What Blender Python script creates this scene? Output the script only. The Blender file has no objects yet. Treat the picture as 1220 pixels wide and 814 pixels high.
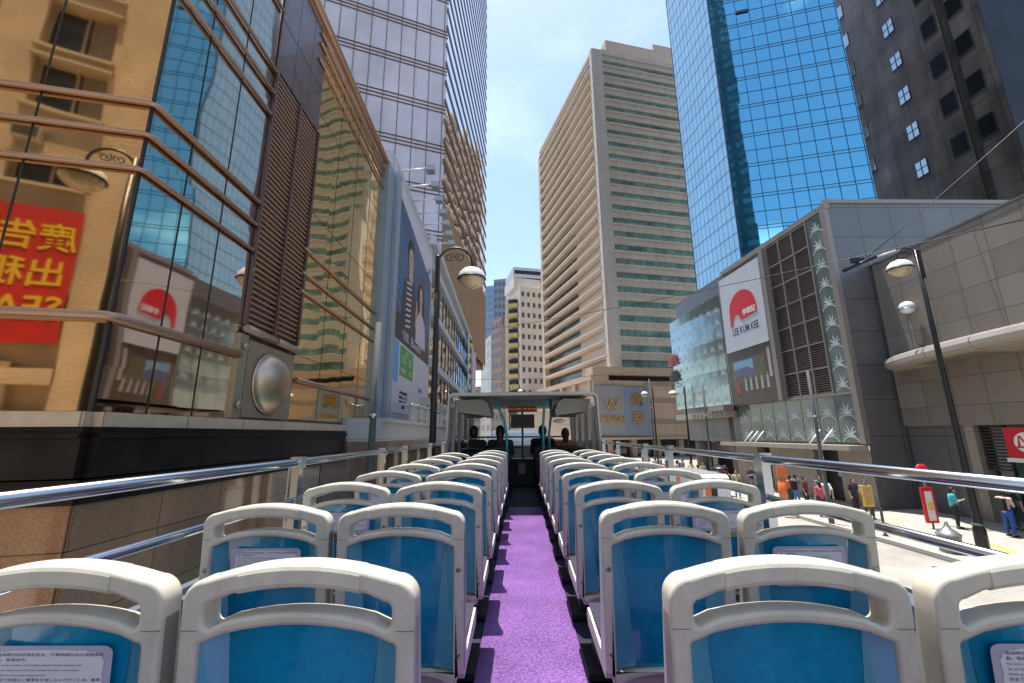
import bpy, bmesh, math, random
from mathutils import Vector, Matrix
random.seed(7)
S = bpy.context.scene
COL = S.collection
R = math.radians

# ------------------------------------------------------------------ camera, world, sun, exposure
CAMZ, DECK = 4.1, 2.9
def cam_axes(pitch, yaw, roll):
    cy, sy, cp, sp = math.cos(yaw), math.sin(yaw), math.cos(pitch), math.sin(pitch)
    F = Vector((sy*cp, cy*cp, sp)); r = Vector((cy, -sy, 0)); u = r.cross(F)
    c, s = math.cos(roll), math.sin(roll)
    return F, c*r+s*u, -s*r+c*u
cd = bpy.data.cameras.new('camera'); cam = bpy.data.objects.new('camera', cd); COL.objects.link(cam); S.camera = cam
F_, r_, u_ = cam_axes(0.215167, -0.018455, -0.009377)
M = Matrix((r_, u_, -F_)).transposed().to_4x4(); M.translation = (0, 0, CAMZ)
cam.matrix_world = M
cd.sensor_width = 36; cd.lens = 502.45/1220*36; cd.clip_start = .05; cd.clip_end = 6000

SUN_EL, SUN_AZ = 81, -35          # azimuth measured from +Y towards +X
w = bpy.data.worlds.new('World'); S.world = w; w.use_nodes = True
nt = w.node_tree; nt.nodes.clear()
def N(nt, t, **k):
    n = nt.nodes.new(t)
    for a, b in k.items(): setattr(n, a, b)
    return n
sky = N(nt, 'ShaderNodeTexSky'); sky.sky_type = 'NISHITA'; sky.sun_disc = False
sky.sun_elevation = R(SUN_EL); sky.sun_rotation = R(SUN_AZ); sky.air_density = 1.25; sky.dust_density = 1.2; sky.ozone_density = 1.6; sky.altitude = 20
tc = N(nt, 'ShaderNodeTexCoord'); mp = N(nt, 'ShaderNodeMapping'); mp.inputs['Scale'].default_value = (1, 1, 2.2)
nz = N(nt, 'ShaderNodeTexNoise'); nz.inputs['Scale'].default_value = 2.1; nz.inputs['Detail'].default_value = 7; nz.inputs['Roughness'].default_value = .55
cr = N(nt, 'ShaderNodeValToRGB'); cr.color_ramp.elements[0].position = .54; cr.color_ramp.elements[1].position = .72
mx = N(nt, 'ShaderNodeMix', data_type='RGBA'); mx.inputs['B'].default_value = (9.5, 10, 10.8, 1)
# clouds stand behind the viewer's half of the sky and stay thin ahead
sx = N(nt, 'ShaderNodeSeparateXYZ'); mr = N(nt, 'ShaderNodeMapRange'); mr.inputs[1].default_value = .15; mr.inputs[2].default_value = -.35; mr.inputs[3].default_value = .11; mr.inputs[4].default_value = .95
mu = N(nt, 'ShaderNodeMath', operation='MULTIPLY')
bg = N(nt, 'ShaderNodeBackground'); bg.inputs['Strength'].default_value = .14; out = N(nt, 'ShaderNodeOutputWorld')
L = nt.links.new
L(tc.outputs['Generated'], mp.inputs['Vector']); L(mp.outputs[0], nz.inputs['Vector']); L(nz.outputs['Fac'], cr.inputs[0])
L(tc.outputs['Generated'], sx.inputs[0]); L(sx.outputs['Y'], mr.inputs[0]); L(cr.outputs[0], mu.inputs[0]); L(mr.outputs[0], mu.inputs[1])
L(mu.outputs[0], mx.inputs['Factor']); L(sky.outputs[0], mx.inputs['A']); L(mx.outputs['Result'], bg.inputs[0]); L(bg.outputs[0], out.inputs[0])

sl = bpy.data.lights.new('sun', 'SUN'); sl.energy = 4.2; sl.angle = R(.5); sl.color = (1, .955, .88)
so = bpy.data.objects.new('sun', sl); COL.objects.link(so)
az, el = R(SUN_AZ), R(SUN_EL)
sdir = Vector((math.sin(az)*math.cos(el), math.cos(az)*math.cos(el), math.sin(el)))
so.rotation_euler = (-sdir).to_track_quat('-Z', 'Y').to_euler(); so.location = (0, 0, 200)
S.view_settings.view_transform = 'Standard'; S.view_settings.look = 'None'; S.view_settings.gamma = 1
S.view_settings.exposure = .95; S.view_settings.use_curve_mapping = False
try:
    S.cycles.max_bounces = 9; S.cycles.glossy_bounces = 5; S.cycles.diffuse_bounces = 4; S.cycles.transparent_max_bounces = 6
    S.cycles.caustics_reflective = False; S.cycles.caustics_refractive = False; S.cycles.sample_clamp_indirect = 6
except Exception: pass

# ------------------------------------------------------------------ materials
MATS = {}
def mat(name, col, rough=.55, metal=0, noise=None, bump=None, grid=None, stain=None, spec=.5, coat=0, emit=None, alpha=None, trans=0):
    """noise=(scale, amount); bump=(scale, distance); grid=(w,h,mortar,dark,vary,offset) joints on the UV metres; stain=(scale, amount)"""
    if name in MATS: return MATS[name]
    m = bpy.data.materials.new(name); m.use_nodes = True; MATS[name] = m
    t = m.node_tree; b = t.nodes['Principled BSDF']; l = t.links.new
    c4 = (*col, 1)
    b.inputs['Base Color'].default_value = c4; b.inputs['Roughness'].default_value = rough; b.inputs['Metallic'].default_value = metal
    b.inputs['Specular IOR Level'].default_value = spec; b.inputs['Coat Weight'].default_value = coat
    if trans: b.inputs['Transmission Weight'].default_value = trans
    if emit: b.inputs['Emission Color'].default_value = (*emit[0], 1); b.inputs['Emission Strength'].default_value = emit[1]
    if alpha is not None: b.inputs['Alpha'].default_value = alpha
    src = None
    def rgb(c):
        n = N(t, 'ShaderNodeRGB'); n.outputs[0].default_value = (*c, 1); return n.outputs[0]
    co = N(t, 'ShaderNodeTexCoord')
    if grid:
        gw, gh, mo, dk, vary = grid[:5]
        br = N(t, 'ShaderNodeTexBrick'); br.offset = grid[5] if len(grid) > 5 else 0
        br.inputs['Scale'].default_value = 1; br.inputs['Brick Width'].default_value = gw; br.inputs['Row Height'].default_value = gh
        br.inputs['Mortar Size'].default_value = mo; br.inputs['Mortar Smooth'].default_value = .1
        br.inputs['Color1'].default_value = (*[c*(1-vary) for c in col], 1); br.inputs['Color2'].default_value = (*[min(1, c*(1+vary)) for c in col], 1)
        br.inputs['Mortar'].default_value = (*[c*dk for c in col], 1)
        l(co.outputs['UV'], br.inputs['Vector']); src = br.outputs['Color']
    for k, spec_ in (('n', noise), ('s', stain)):
        if not spec_: continue
        nn = N(t, 'ShaderNodeTexNoise'); nn.inputs['Scale'].default_value = spec_[0]; nn.inputs['Detail'].default_value = 6 if k == 'n' else 4
        l(co.outputs['Object'], nn.inputs['Vector'])
        if k == 's':
            mp_ = N(t, 'ShaderNodeMapping'); mp_.inputs['Scale'].default_value = (1, 1, .18); l(co.outputs['Object'], mp_.inputs[0]); l(mp_.outputs[0], nn.inputs['Vector'])
        mr_ = N(t, 'ShaderNodeMapRange'); mr_.inputs[1].default_value = .3; mr_.inputs[2].default_value = .7
        mr_.inputs[3].default_value = 1-spec_[1]; mr_.inputs[4].default_value = 1+spec_[1]
        l(nn.outputs['Fac'], mr_.inputs[0])
        vm = N(t, 'ShaderNodeVectorMath', operation='SCALE'); l(src or rgb(col), vm.inputs[0]); l(mr_.outputs[0], vm.inputs['Scale']); src = vm.outputs[0]
        if k == 'n':
            rr = N(t, 'ShaderNodeMapRange'); rr.inputs[1].default_value = .3; rr.inputs[2].default_value = .7
            rr.inputs[3].default_value = max(0, rough-.07); rr.inputs[4].default_value = min(1, rough+.09)
            l(nn.outputs['Fac'], rr.inputs[0]); l(rr.outputs[0], b.inputs['Roughness'])
    if src: l(src, b.inputs['Base Color'])
    if bump:
        n2 = N(t, 'ShaderNodeTexNoise'); n2.inputs['Scale'].default_value = bump[0]; n2.inputs['Detail'].default_value = 5
        bp = N(t, 'ShaderNodeBump'); bp.inputs['Distance'].default_value = bump[1]; bp.inputs['Strength'].default_value = 1
        l(co.outputs['Object'], n2.inputs['Vector']); l(n2.outputs['Fac'], bp.inputs['Height']); l(bp.outputs[0], b.inputs['Normal'])
    return m
def mirror(name, col, panel=(1.3, 2.2), tilt=.006, warp=.012, wscale=.9, rough=.03):
    """mirror glass: every pane leans a little its own way and is slightly wavy"""
    if name in MATS: return MATS[name]
    m = bpy.data.materials.new(name); m.use_nodes = True; MATS[name] = m
    t = m.node_tree; b = t.nodes['Principled BSDF']; l = t.links.new
    b.inputs['Base Color'].default_value = (*col, 1); b.inputs['Metallic'].default_value = 1; b.inputs['Roughness'].default_value = rough
    co = N(t, 'ShaderNodeTexCoord')
    dv = N(t, 'ShaderNodeVectorMath', operation='DIVIDE'); dv.inputs[1].default_value = (panel[0], panel[1], 1)
    fl = N(t, 'ShaderNodeVectorMath', operation='FLOOR'); wn = N(t, 'ShaderNodeTexWhiteNoise', noise_dimensions='3D')
    l(co.outputs['UV'], dv.inputs[0]); l(dv.outputs[0], fl.inputs[0]); l(fl.outputs[0], wn.inputs['Vector'])
    nn = N(t, 'ShaderNodeTexNoise'); nn.inputs['Scale'].default_value = wscale; nn.inputs['Detail'].default_value = 1.5
    l(co.outputs['Object'], nn.inputs['Vector'])
    def cen(sock, k):
        a = N(t, 'ShaderNodeVectorMath', operation='SUBTRACT'); a.inputs[1].default_value = (.5, .5, .5); l(sock, a.inputs[0])
        s = N(t, 'ShaderNodeVectorMath', operation='SCALE'); s.inputs['Scale'].default_value = k; l(a.outputs[0], s.inputs[0]); return s.outputs[0]
    ge = N(t, 'ShaderNodeNewGeometry')
    a1 = N(t, 'ShaderNodeVectorMath', operation='ADD'); a2 = N(t, 'ShaderNodeVectorMath', operation='ADD'); no = N(t, 'ShaderNodeVectorMath', operation='NORMALIZE')
    l(cen(wn.outputs['Color'], tilt*2), a1.inputs[0]); l(cen(nn.outputs['Color'], warp*2), a1.inputs[1])
    l(ge.outputs['Normal'], a2.inputs[0]); l(a1.outputs[0], a2.inputs[1]); l(a2.outputs[0], no.inputs[0]); l(no.outputs[0], b.inputs['Normal'])
    return m

# ------------------------------------------------------------------ mesh builder
class Fr:
    """wall frame: s runs along direction ang (degrees clockwise from +Y), d points out of the wall, z up"""
    def __init__(f, x, y, ang, side=1, z=0):
        a = R(ang); f.o = Vector((x, y, z)); f.u = Vector((math.sin(a), math.cos(a), 0)); f.n = Vector((math.cos(a), -math.sin(a), 0))*side
    def __call__(f, s, d, z): return f.o+f.u*s+f.n*d+Vector((0, 0, z))
WORLD = Fr(0, 0, 90, -1)      # s = +X, d = +Y
class MB:
    def __init__(b): b.v = []; b.f = []; b.m = []; b.uv = []; b.sm = []
    def face(b, pts, mi=0, uvs=None, sm=False):
        i = len(b.v); b.v += [Vector(p) for p in pts]; b.f.append(list(range(i, i+len(pts)))); b.m.append(mi); b.sm.append(sm)
        b.uv.append(uvs or [(p[0]+p[1], p[2]) for p in pts]); return b
    def box(b, fr, s0, s1, d0, d1, z0, z1, mi=0):
        def q(c):
            return ([fr(*p) for p in c])
        A = [((s0, d1, z0), (s1, d1, z0), (s1, d1, z1), (s0, d1, z1)), ((s0, d0, z0), (s0, d0, z1), (s1, d0, z1), (s1, d0, z0)),
             ((s0, d0, z0), (s0, d1, z0), (s0, d1, z1), (s0, d0, z1)), ((s1, d0, z0), (s1, d0, z1), (s1, d1, z1), (s1, d1, z0)),
             ((s0, d0, z1), (s0, d1, z1), (s1, d1, z1), (s1, d0, z1)), ((s0, d0, z0), (s1, d0, z0), (s1, d1, z0), (s0, d1, z0))]
        for k, c in enumerate(A):
            if k < 2: uv = [(p[0], p[2]) for p in c]
            elif k < 4: uv = [(p[1], p[2]) for p in c]
            else: uv = [(p[0], p[1]) for p in c]
            b.face(q(c), mi, uv)
        return b
    def wall(b, fr, s0, s1, z0, z1, d=0, mi=0):
        c = ((s0, d, z0), (s1, d, z0), (s1, d, z1), (s0, d, z1)); b.face([fr(*p) for p in c], mi, [(p[0], p[2]) for p in c]); return b
    def poly(b, fr, pts, d0, d1, mi=0):
        """outline (s,z) given counter-clockwise or not, extruded d0..d1"""
        n = len(pts); b.face([fr(s, d1, z) for s, z in pts], mi, list(pts))
        if d0 != d1:
            b.face([fr(s, d0, z) for s, z in reversed(pts)], mi, list(reversed(pts)))
            for i in range(n):
                p, q = pts[i], pts[(i+1) % n]
                b.face([fr(p[0], d0, p[1]), fr(q[0], d0, q[1]), fr(q[0], d1, q[1]), fr(p[0], d1, p[1])], mi)
        return b
    def flat(b, pts, z, mi=0):
        b.face([(x, y, z) for x, y in pts], mi, list(pts)); return b
    def prism(b, pts, z0, z1, mi=0):
        n = len(pts); b.face([(x, y, z1) for x, y in pts], mi, list(pts)); b.face([(x, y, z0) for x, y in reversed(pts)], mi, list(reversed(pts)))
        acc = 0
        for i in range(n):
            p, q = pts[i], pts[(i+1) % n]; dl = math.dist(p, q)
            b.face([(*p, z0), (*q, z0), (*q, z1), (*p, z1)], mi, [(acc, z0), (acc+dl, z0), (acc+dl, z1), (acc, z1)]); acc += dl
        return b
    def tube(b, pts, r, n=10, mi=0, cap=True):
        pts = [Vector(p) for p in pts]; rs = r if isinstance(r, (list, tuple)) else [r]*len(pts); rings = []; up = None
        for i, p in enumerate(pts):
            t = (pts[min(i+1, len(pts)-1)]-pts[max(i-1, 0)]).normalized()
            if up is None: up = t.orthogonal().normalized()
            up = (up-t*up.dot(t)).normalized(); side = t.cross(up)
            rings.append([p+(up*math.cos(2*math.pi*k/n)+side*math.sin(2*math.pi*k/n))*rs[i] for k in range(n)])
        i0 = len(b.v)
        for rg in rings: b.v += rg
        for i in range(len(rings)-1):
            for k in range(n):
                a = i0+i*n+k; c = i0+i*n+(k+1) % n; b.f.append([a, c, c+n, a+n]); b.m.append(mi); b.sm.append(True); b.uv.append([(0, 0)]*4)
        if cap:
            for rg, rv in ((0, True), (len(rings)-1, False)):
                idx = [i0+rg*n+k for k in range(n)]
                b.f.append(idx[::-1] if rv else idx); b.m.append(mi); b.sm.append(False); b.uv.append([(0, 0)]*n)
        return b
    def lathe(b, o, prof, n=20, mi=0, axis=None):
        o = Vector(o); i0 = len(b.v); q = axis.to_track_quat('Z', 'Y') if axis else None
        for r, z in prof:
            for k in range(n):
                v = Vector((r*math.cos(2*math.pi*k/n), r*math.sin(2*math.pi*k/n), z))
                if q: v = q @ v
                b.v.append(o+v)
        for i in range(len(prof)-1):
            for k in range(n):
                a = i0+i*n+k; c = i0+i*n+(k+1) % n; b.f.append([a, c, c+n, a+n]); b.m.append(mi); b.sm.append(True); b.uv.append([(0, 0)]*4)
        for rg, rv in ((0, True), (len(prof)-1, False)):
            idx = [i0+rg*n+k for k in range(n)]; b.f.append(idx[::-1] if rv else idx); b.m.append(mi); b.sm.append(False); b.uv.append([(0, 0)]*n)
        return b
    def build(b, name, mats, parent=None, bevel=0, local=False, fix=True):
        me = bpy.data.meshes.new(name)
        off = Vector((0, 0, 0))
        if parent is not None and not local:
            p = parent
            while p: off += Vector(p.location); p = p.parent
        elif parent is None and not local and b.v:
            lo = Vector((min(v.x for v in b.v), min(v.y for v in b.v), min(v.z for v in b.v))); hi = Vector((max(v.x for v in b.v), max(v.y for v in b.v), lo.z))
            off = (lo+hi)/2
        me.from_pydata([v-off for v in b.v], [], b.f)
        me.polygons.foreach_set('material_index', b.m); me.polygons.foreach_set('use_smooth', b.sm)
        uvl = me.uv_layers.new(name='UVMap'); flat = [c for f in b.uv for uv in f for c in uv]; uvl.data.foreach_set('uv', flat)
        for m_ in (mats if isinstance(mats, (list, tuple)) else [mats]): me.materials.append(m_)
        if fix:
            bm = bmesh.new(); bm.from_mesh(me); bmesh.ops.recalc_face_normals(bm, faces=bm.faces); bm.to_mesh(me); bm.free()
        me.update()
        o = bpy.data.objects.new(name, me); COL.objects.link(o)
        if parent is not None: o.parent = parent
        else: o.location = off
        if bevel:
            md = o.modifiers.new('bevel', 'BEVEL'); md.width = bevel; md.segments = 2; md.limit_method = 'ANGLE'; md.angle_limit = R(40)
        return o
def thing(name, label, cat, loc=(0, 0, 0), rz=0, group=None):
    o = bpy.data.objects.new(name, None); COL.objects.link(o); o.location = loc; o.rotation_euler = (0, 0, rz); o.empty_display_size = .2
    o['label'] = label; o['category'] = cat
    if group: o['group'] = group
    return o
def tag(o, label, cat, group=None):
    o['label'] = label; o['category'] = cat
    if group: o['group'] = group
    return o
def struct(o): o['kind'] = 'structure'; return o
def dup(root, loc, rz=None, label=None, group=None):
    r = root.copy(); COL.objects.link(r); r.location = loc
    if rz is not None: r.rotation_euler = (0, 0, rz)
    if label: r['label'] = label
    if group: r['group'] = group
    def rec(a, b_):
        for ch in list(a.children):
            c = ch.copy(); COL.objects.link(c); c.parent = b_; rec(ch, c)
    rec(root, r); return r
def text_faces(txt, size, ext=.004, spacing=1.0, bold=0, align='CENTER', line=1.0, cj=False):
    cu = bpy.data.curves.new('t', 'FONT'); cu.body = txt; cu.size = size; cu.align_x = align; cu.extrude = ext; cu.space_character = spacing; cu.offset = bold; cu.space_line = line
    cu.resolution_u = 2
    o = bpy.data.objects.new('t', cu); COL.objects.link(o); dg = bpy.context.evaluated_depsgraph_get(); dg.update()
    me = bpy.data.meshes.new_from_object(o.evaluated_get(dg)); vs = [v.co.copy() for v in me.vertices]; fs = [list(p.vertices) for p in me.polygons]
    bpy.data.objects.remove(o); bpy.data.curves.remove(cu); bpy.data.meshes.remove(me)
    return vs, fs
def add_text(mb, fr, s, d, z, txt, size, flip=False, mi=0, sx=1.0, **k):
    """text on a wall frame, reading along s (flip: against s)"""
    vs, fs = text_faces(txt, size, **k); i0 = len(mb.v); g = -1 if flip else 1
    for v in vs: mb.v.append(fr(s+g*v.x*sx, d+v.z, z+v.y))
    for f in fs: mb.f.append([i0+i for i in f]); mb.m.append(mi); mb.sm.append(False); mb.uv.append([(0, 0)]*len(f))

# palette
M_asphalt = mat('asphalt', (.32, .30, .27), .85, noise=(9, .12), bump=(60, .004), stain=(.5, .22))
M_ground = mat('ground_paving', (.22, .21, .2), .9, noise=(2, .1))
M_pave = mat('pavement_slabs', (.40, .37, .33), .8, noise=(5, .1), grid=(.6, .3, .012, .6, .08, .5), bump=(30, .002))
M_kerb = mat('kerb_granite', (.45, .43, .39), .7, noise=(14, .1))
M_paint = mat('road_paint_white', (.75, .74, .7), .6, noise=(20, .1))
M_ypaint = mat('road_paint_yellow', (.72, .55, .12), .6, noise=(20, .12))
M_black = mat('black_metal', (.025, .024, .024), .38, metal=.3, noise=(30, .15))
M_grey = mat('grey_painted_steel', (.10, .105, .105), .7, metal=0, spec=.2, noise=(12, .12))
M_chrome = mat('polished_steel', (.50, .52, .55), .19, metal=1)
M_white = mat('white_paint', (.72, .72, .7), .4, noise=(6, .05))
M_dark = mat('dark_interior', (.02, .02, .022), .5)
M_glassdark = mat('dark_glass', (.03, .04, .045), .05, spec=.9)
M_clear = mat('clear_glass', (.85, .9, .9), .02, alpha=.16, spec=.6)
#@@

# ------------------------------------------------------------------ ground, road, pavements
g = MB().flat([(-2500, -2500), (2500, -2500), (2500, 2500), (-2500, 2500)], -.02).build('ground', M_ground); struct(g)
rd = MB()
rd.flat([(-1.8, -60), (14.6, -60), (13.2, 28), (12.2, 47), (60, 52), (60, 74), (16, 72), (3, 118), (-12, 170), (-26, 168), (-8, 118), (-3.2, 60), (-2.6, 30)], .0)
struct(rd.build('road', M_asphalt, fix=False))
rp = MB()
for k in range(-6, 12):
    y = k*6.0; rp.flat([(5.0-.03*y, y), (5.12-.03*y, y), (5.12-.03*(y+2), y+2), (5.0-.03*(y+2), y+2)], .004)
rp.flat([(1.9, -30), (2.0, -30), (1.2, 44), (1.1, 44)], .004)
struct(rp.build('road_markings', M_paint, fix=False))
pr = MB().prism([(14.55, -40), (13.75, 17), (12.9, 32), (12.0, 45.5), (40, 46), (60, -40)], .0, .13)
struct(pr.build('pavement', M_pave))
kb = MB()
for a, c in (((14.55, -40), (13.75, 17)), ((13.75, 17), (12.9, 32)), ((12.9, 32), (12.0, 45.5))):
    kb.prism([(a[0]-.18, a[1]), (c[0]-.18, c[1]), (c[0]-.004, c[1]), (a[0]-.004, a[1])], .0, .14)
struct(kb.build('kerb', M_kerb))
pl_ = MB().prism([(-1.98, -40), (-1.98, 20), (-2.8, 45), (-3.4, 60), (-30, 60), (-30, -40)], 0, .13); struct(pl_.build('pavement', M_pave))
kl = MB().prism([(-1.8, -40), (-1.8, 20), (-2.62, 45), (-2.8, 45), (-1.976, 20), (-1.976, -40)], 0, .14); struct(kl.build('kerb', M_kerb))
yp = MB()
for a, c in (((14.6, 15.2), (15.8, 19.6)), ((14.3, 17.6), (16.2, 17.4)), ((14.2, 20.5), (16.6, 20.2)), ((15.2, 13.6), (16.6, 16.4))):
    dx, dy = c[0]-a[0], c[1]-a[1]; ln = math.hypot(dx, dy); nx, ny = -dy/ln*.13, dx/ln*.13
    yp.flat([(a[0]-nx, a[1]-ny), (c[0]-nx, c[1]-ny), (c[0]+nx, c[1]+ny), (a[0]+nx, a[1]+ny)], .134)
struct(yp.build('tactile_strips', M_ypaint))

# ------------------------------------------------------------------ LEFT: bronze mirror-glass mall on the corner
M_bronze = mat('bronze_trim', (.42, .25, .16), .36, metal=.6)
M_bronze2 = mat('brown_metal_panel', (.17, .10, .085), .3, metal=.6, noise=(3, .12), coat=.3)
M_champ = mat('champagne_panel', (.42, .33, .24), .34, metal=.55, noise=(5, .07))
M_mgold = mirror('gold_mirror_glass', (.98, .76, .43), (1.15, 2.0), .006, .017, .8)
M_mblue = mirror('bronze_mirror_glass', (.76, .56, .42), (1.05, 2.4), .004, .012, .7)
M_mface = mirror('amber_mirror_glass', (.80, .58, .35), (9, 9), .0, .006, .9)
M_seam = mat('black_seam', (.015, .013, .012), .5)
M_band = mat('dark_fascia', (.018, .012, .010), .4, noise=(3, .3), spec=.2)
M_gran = mat('polished_brown_granite', (.34, .165, .08), .08, noise=(70, .3), grid=(1.02, .62, .006, .25, .12), stain=(1.5, .2), coat=.6, spec=.6)
M_shade = mat('brown_soffit', (.16, .095, .05), .6, noise=(2, .1))
A = thing('shopping_mall', 'bronze mirror glass shopping mall on the left with horizontal tube bars and black fascia', 'building', (-4.1, 4.0, 0))
fa = Fr(-4.1, 4.0, -2); f1 = Fr(-4.1, 4.0, 75.5)        # f1 runs right towards the corner; facing us
ZT = 12.8
MB().wall(f1, -9, 0, 4.35, ZT+4).build('mirror_glass_corner', M_mface, A, fix=False)['label'] = 'amber tinted mirror glass facing the bus'
MB().wall(fa, 0, 2.03, 4.35, ZT).build('mirror_glass', M_mblue, A, fix=False)
MB().wall(fa, 3.72, 8.3, 4.4, ZT).build('mirror_glass', M_mgold, A, fix=False)['label'] = 'gold tinted mirror glass'
MB().box(Fr(-9, 4.4, 0), 0, 9, -12, 4.72, 0, 4.3).box(fa, .03, 9.4, -9, -.02, 4.3, ZT-.05).build('wall', M_bronze2, A)
def bar(z, s0, s1, r, fr=fa, nm='tube_bar', par=A, m=M_bronze, d=.07):
    o = MB().tube([fr(s0, d, z), fr(s1, d, z)], r, 12).build(nm, m, par); return o
for z, r in ((7.75, .032), (7.36, .03), (6.93, .03), (5.28, .052), (9.39, .03), (9.81, .03), (10.24, .03), (11.5, .03), (11.9, .03)):
    a_ = [f1(-9, .04, z), f1(-.01, .04, z), fa(.01, .045, z), fa(2.03, .04, z)]
    MB().tube(a_, r, 12).build('tube_bar', M_bronze, A)
for z in (7.7, 7.2, 6.83, 12.35, 11.95, 12.6): bar(z, 3.6 if z < 9 else 3.4, 8.25, .028, d=.045)
bar(5.12, 3.7, 8.25, .045)
MB().tube([fa(-.1, .05, 12.95), fa(9.3, .05, 12.95)], .10, 16).build('roof_pipe', M_bronze, A)
sm_ = MB()
for s in (.62, 1.3): sm_.box(fa, s-.008, s+.008, -.01, .006, 4.35, ZT)
for s in (4.85, 6.0, 7.15): sm_.box(fa, s-.006, s+.006, -.01, .005, 4.4, ZT)
for s in (-1.02, -2.2, -3.6): sm_.box(f1, s-.008, s+.008, -.01, .006, 4.35, ZT+4)
for z in (5.6, 8.6, 10.9): sm_.box(fa, 3.72, 8.3, -.01, .004, z-.006, z+.006)
sm_.box(fa, -.012, .012, -.02, .012, 4.35, ZT+3); sm_.build('glass_seams', M_seam, A)
# louvre bay
lv = MB(); z = 5.82
while z < 10.25:
    lv.box(fa, 2.12, 3.64, -.06, .03, z, z+.035); z += .094
lv.build('louvre_panel', M_bronze, A)
MB().box(fa, 2.05, 3.7, -.16, -.10, 5.75, 10.3).build('louvre_backing', M_dark, A)
for s in (2.05, 2.86, 3.66): MB().box(fa, s, s+.06, -.06, .06, 5.75, 10.35).build('louvre_post', M_bronze2, A)
pn = MB()
for s in (2.05, 2.6, 3.15):
    for z0, z1 in ((10.36, 11.4), (11.41, ZT)): pn.box(fa, s+.005, s+.543, -.06, .02, z0, z1-.01)
pn.build('metal_panel', M_bronze2, A, bevel=.004)
MB().tube([fa(2.05, .09, 5.68), fa(2.8, .09, 5.66)], .06, 14).build('sill_tube', M_champ, A)
MB().tube([fa(2.9, .09, 5.66), fa(3.68, .09, 5.64)], .06, 14).build('sill_tube', M_champ, A)
MB().box(fa, 2.0, 2.2, -.05, .05, 4.36, 5.6).box(fa, 2.25, 3.66, -.05, .03, 4.38, 5.55).build('dome_panel', M_champ, A, bevel=.01)
dn = fa.n
MB().lathe(fa(2.92, .03, 4.95), [(.50, 0), (.515, .02), (.49, .04), (.47, .04), (.44, .09), (.36, .17), (.24, .235), (.1, .265), (.001, .27)], 40, axis=dn).build('dome_light', mat('dome_satin_metal', (.60, .44, .31), .40, metal=1, noise=(5, .05)), A)
for z in (4.55, 5.42): MB().lathe(fa(2.1, .05, z), [(.055, 0), (.055, .04), (.03, .06), (.001, .06)], 16, axis=dn).build('bolt', M_champ, A)
# sill, black fascia, granite base
MB().box(f1, -9, .02, -.2, .12, 4.2, 4.34).box(fa, 0, 8.4, -.2, .12, 4.2, 4.34).build('sill', mat('pale_sill', (.58, .42, .28), .45, noise=(8, .1), grid=(1.1, 3, .01, .4, .05)), A, bevel=.01)
MB().box(f1, -9, .03, -.2, .12, 3.74, 4.19).box(fa, 0, 10.5, -.2, .12, 3.74, 4.19).box(f1, -9, .03, -.2, .16, 4.10, 4.14).box(fa, 0, 10.5, -.2, .16, 4.10, 4.14).box(f1, -9, .03, -.2, .06, 3.5, 3.72).box(fa, 0, 10.5, -.2, .06, 3.5, 3.72).build('fascia', M_band, A)
MB().box(f1, -9, .0, -.2, .02, 0, 3.5).box(fa, .0, 5.2, -.2, .021, 0, 3.5).box(fa, 6.9, 7.5, -.2, .021, 0, 3.5).build('granite_base', M_gran, A)
for a_, c_ in ((5.2, 6.9), (7.5, 10.5)): MB().box(fa, a_, c_, -.35, -.2, 0, 3.5).build('shop_entrance', M_glassdark, A)
for s in (5.25, 6.8, 8.0, 9.2): MB().box(fa, s, s+.08, -.2, .02, 0, 3.5).build('door_post', M_bronze2, A)
tag(MB().box(fa, 7.62, 8.15, .0, .05, 1.9, 3.25).poly(fa, [(7.64, 1.92), (8.13, 1.92), (8.13, 2.4), (7.64, 2.2)], .05, .056, 1).build('shop_poster', [mat('pink_poster', (.62, .30, .50), .5), M_white], None), 'small pink and white poster beside the dark shop entrance on the left', 'poster')
# grey pilaster at the end of the mall
M_pil = mat('blue_grey_panel', (.30, .34, .40), .35, metal=.35, noise=(2, .08))
MB().box(fa, 8.3, 9.0, -.4, .16, 4.35, 13.0).box(fa, 9.05, 9.5, -.4, .30, 4.35, 13.1).build('pilaster', M_pil, A, bevel=.01)

# ------------------------------------------------------------------ LEFT: mall with the big advertisement
B = thing('department_store', 'low department store with wide reflective windows and a huge advertisement on its wall', 'building', (-4.45, 13.0, 0))
fb = Fr(-4.43, 13.48, -2)
M_alu = mat('pale_aluminium_panel', (.50, .49, .50), .4, metal=.25, noise=(3, .06), grid=(2.2, 3.2, .02, .6, .03))
M_mb = mirror('store_window_glass', (.46, .44, .40), (1.5, 2.2), .012, .05, .55)
MB().box(fb, -.1, 33, -12, -.05, 4.5, 14.2).build('wall', M_alu, B)
MB().box(fb, -.12, 7.4, -.05, .12, 4.3, 13.7).build('hoarding_frame', M_alu, B, bevel=.02)
for z0, z1 in ((5.2, 7.4), (7.9, 10.1), (10.6, 12.6)):
    MB().wall(fb, 7.6, 31.5, z0, z1, .02).build('window_band', M_mb, B, fix=False)
    for k in range(17): MB().box(fb, 7.6+k*1.5-.025, 7.6+k*1.5+.025, .0, .06, z0, z1).build('mullion', M_grey, B)
for z in (5.05, 7.55, 10.25, 12.75, 14.2): MB().box(fb, 7.45, 32, -.05, .28, z-.14, z+.24).build('spandrel', mat('spandrel_white', (.50, .50, .51), .45, noise=(3, .05)), B, bevel=.02)
MB().box(fb, 24, 33, .05, .6, 5, 13.2).build('blue_glass_bay', mirror('pale_blue_bay', (.42, .52, .66), (1.2, 2), .004, .006), B)
MB().box(fb, 28, 33, .6, .66, 5.4, 12.8).build('bay_banner', mat('faded_banner', (.58, .48, .5), .6, noise=(1.2, .15)), B)
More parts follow.
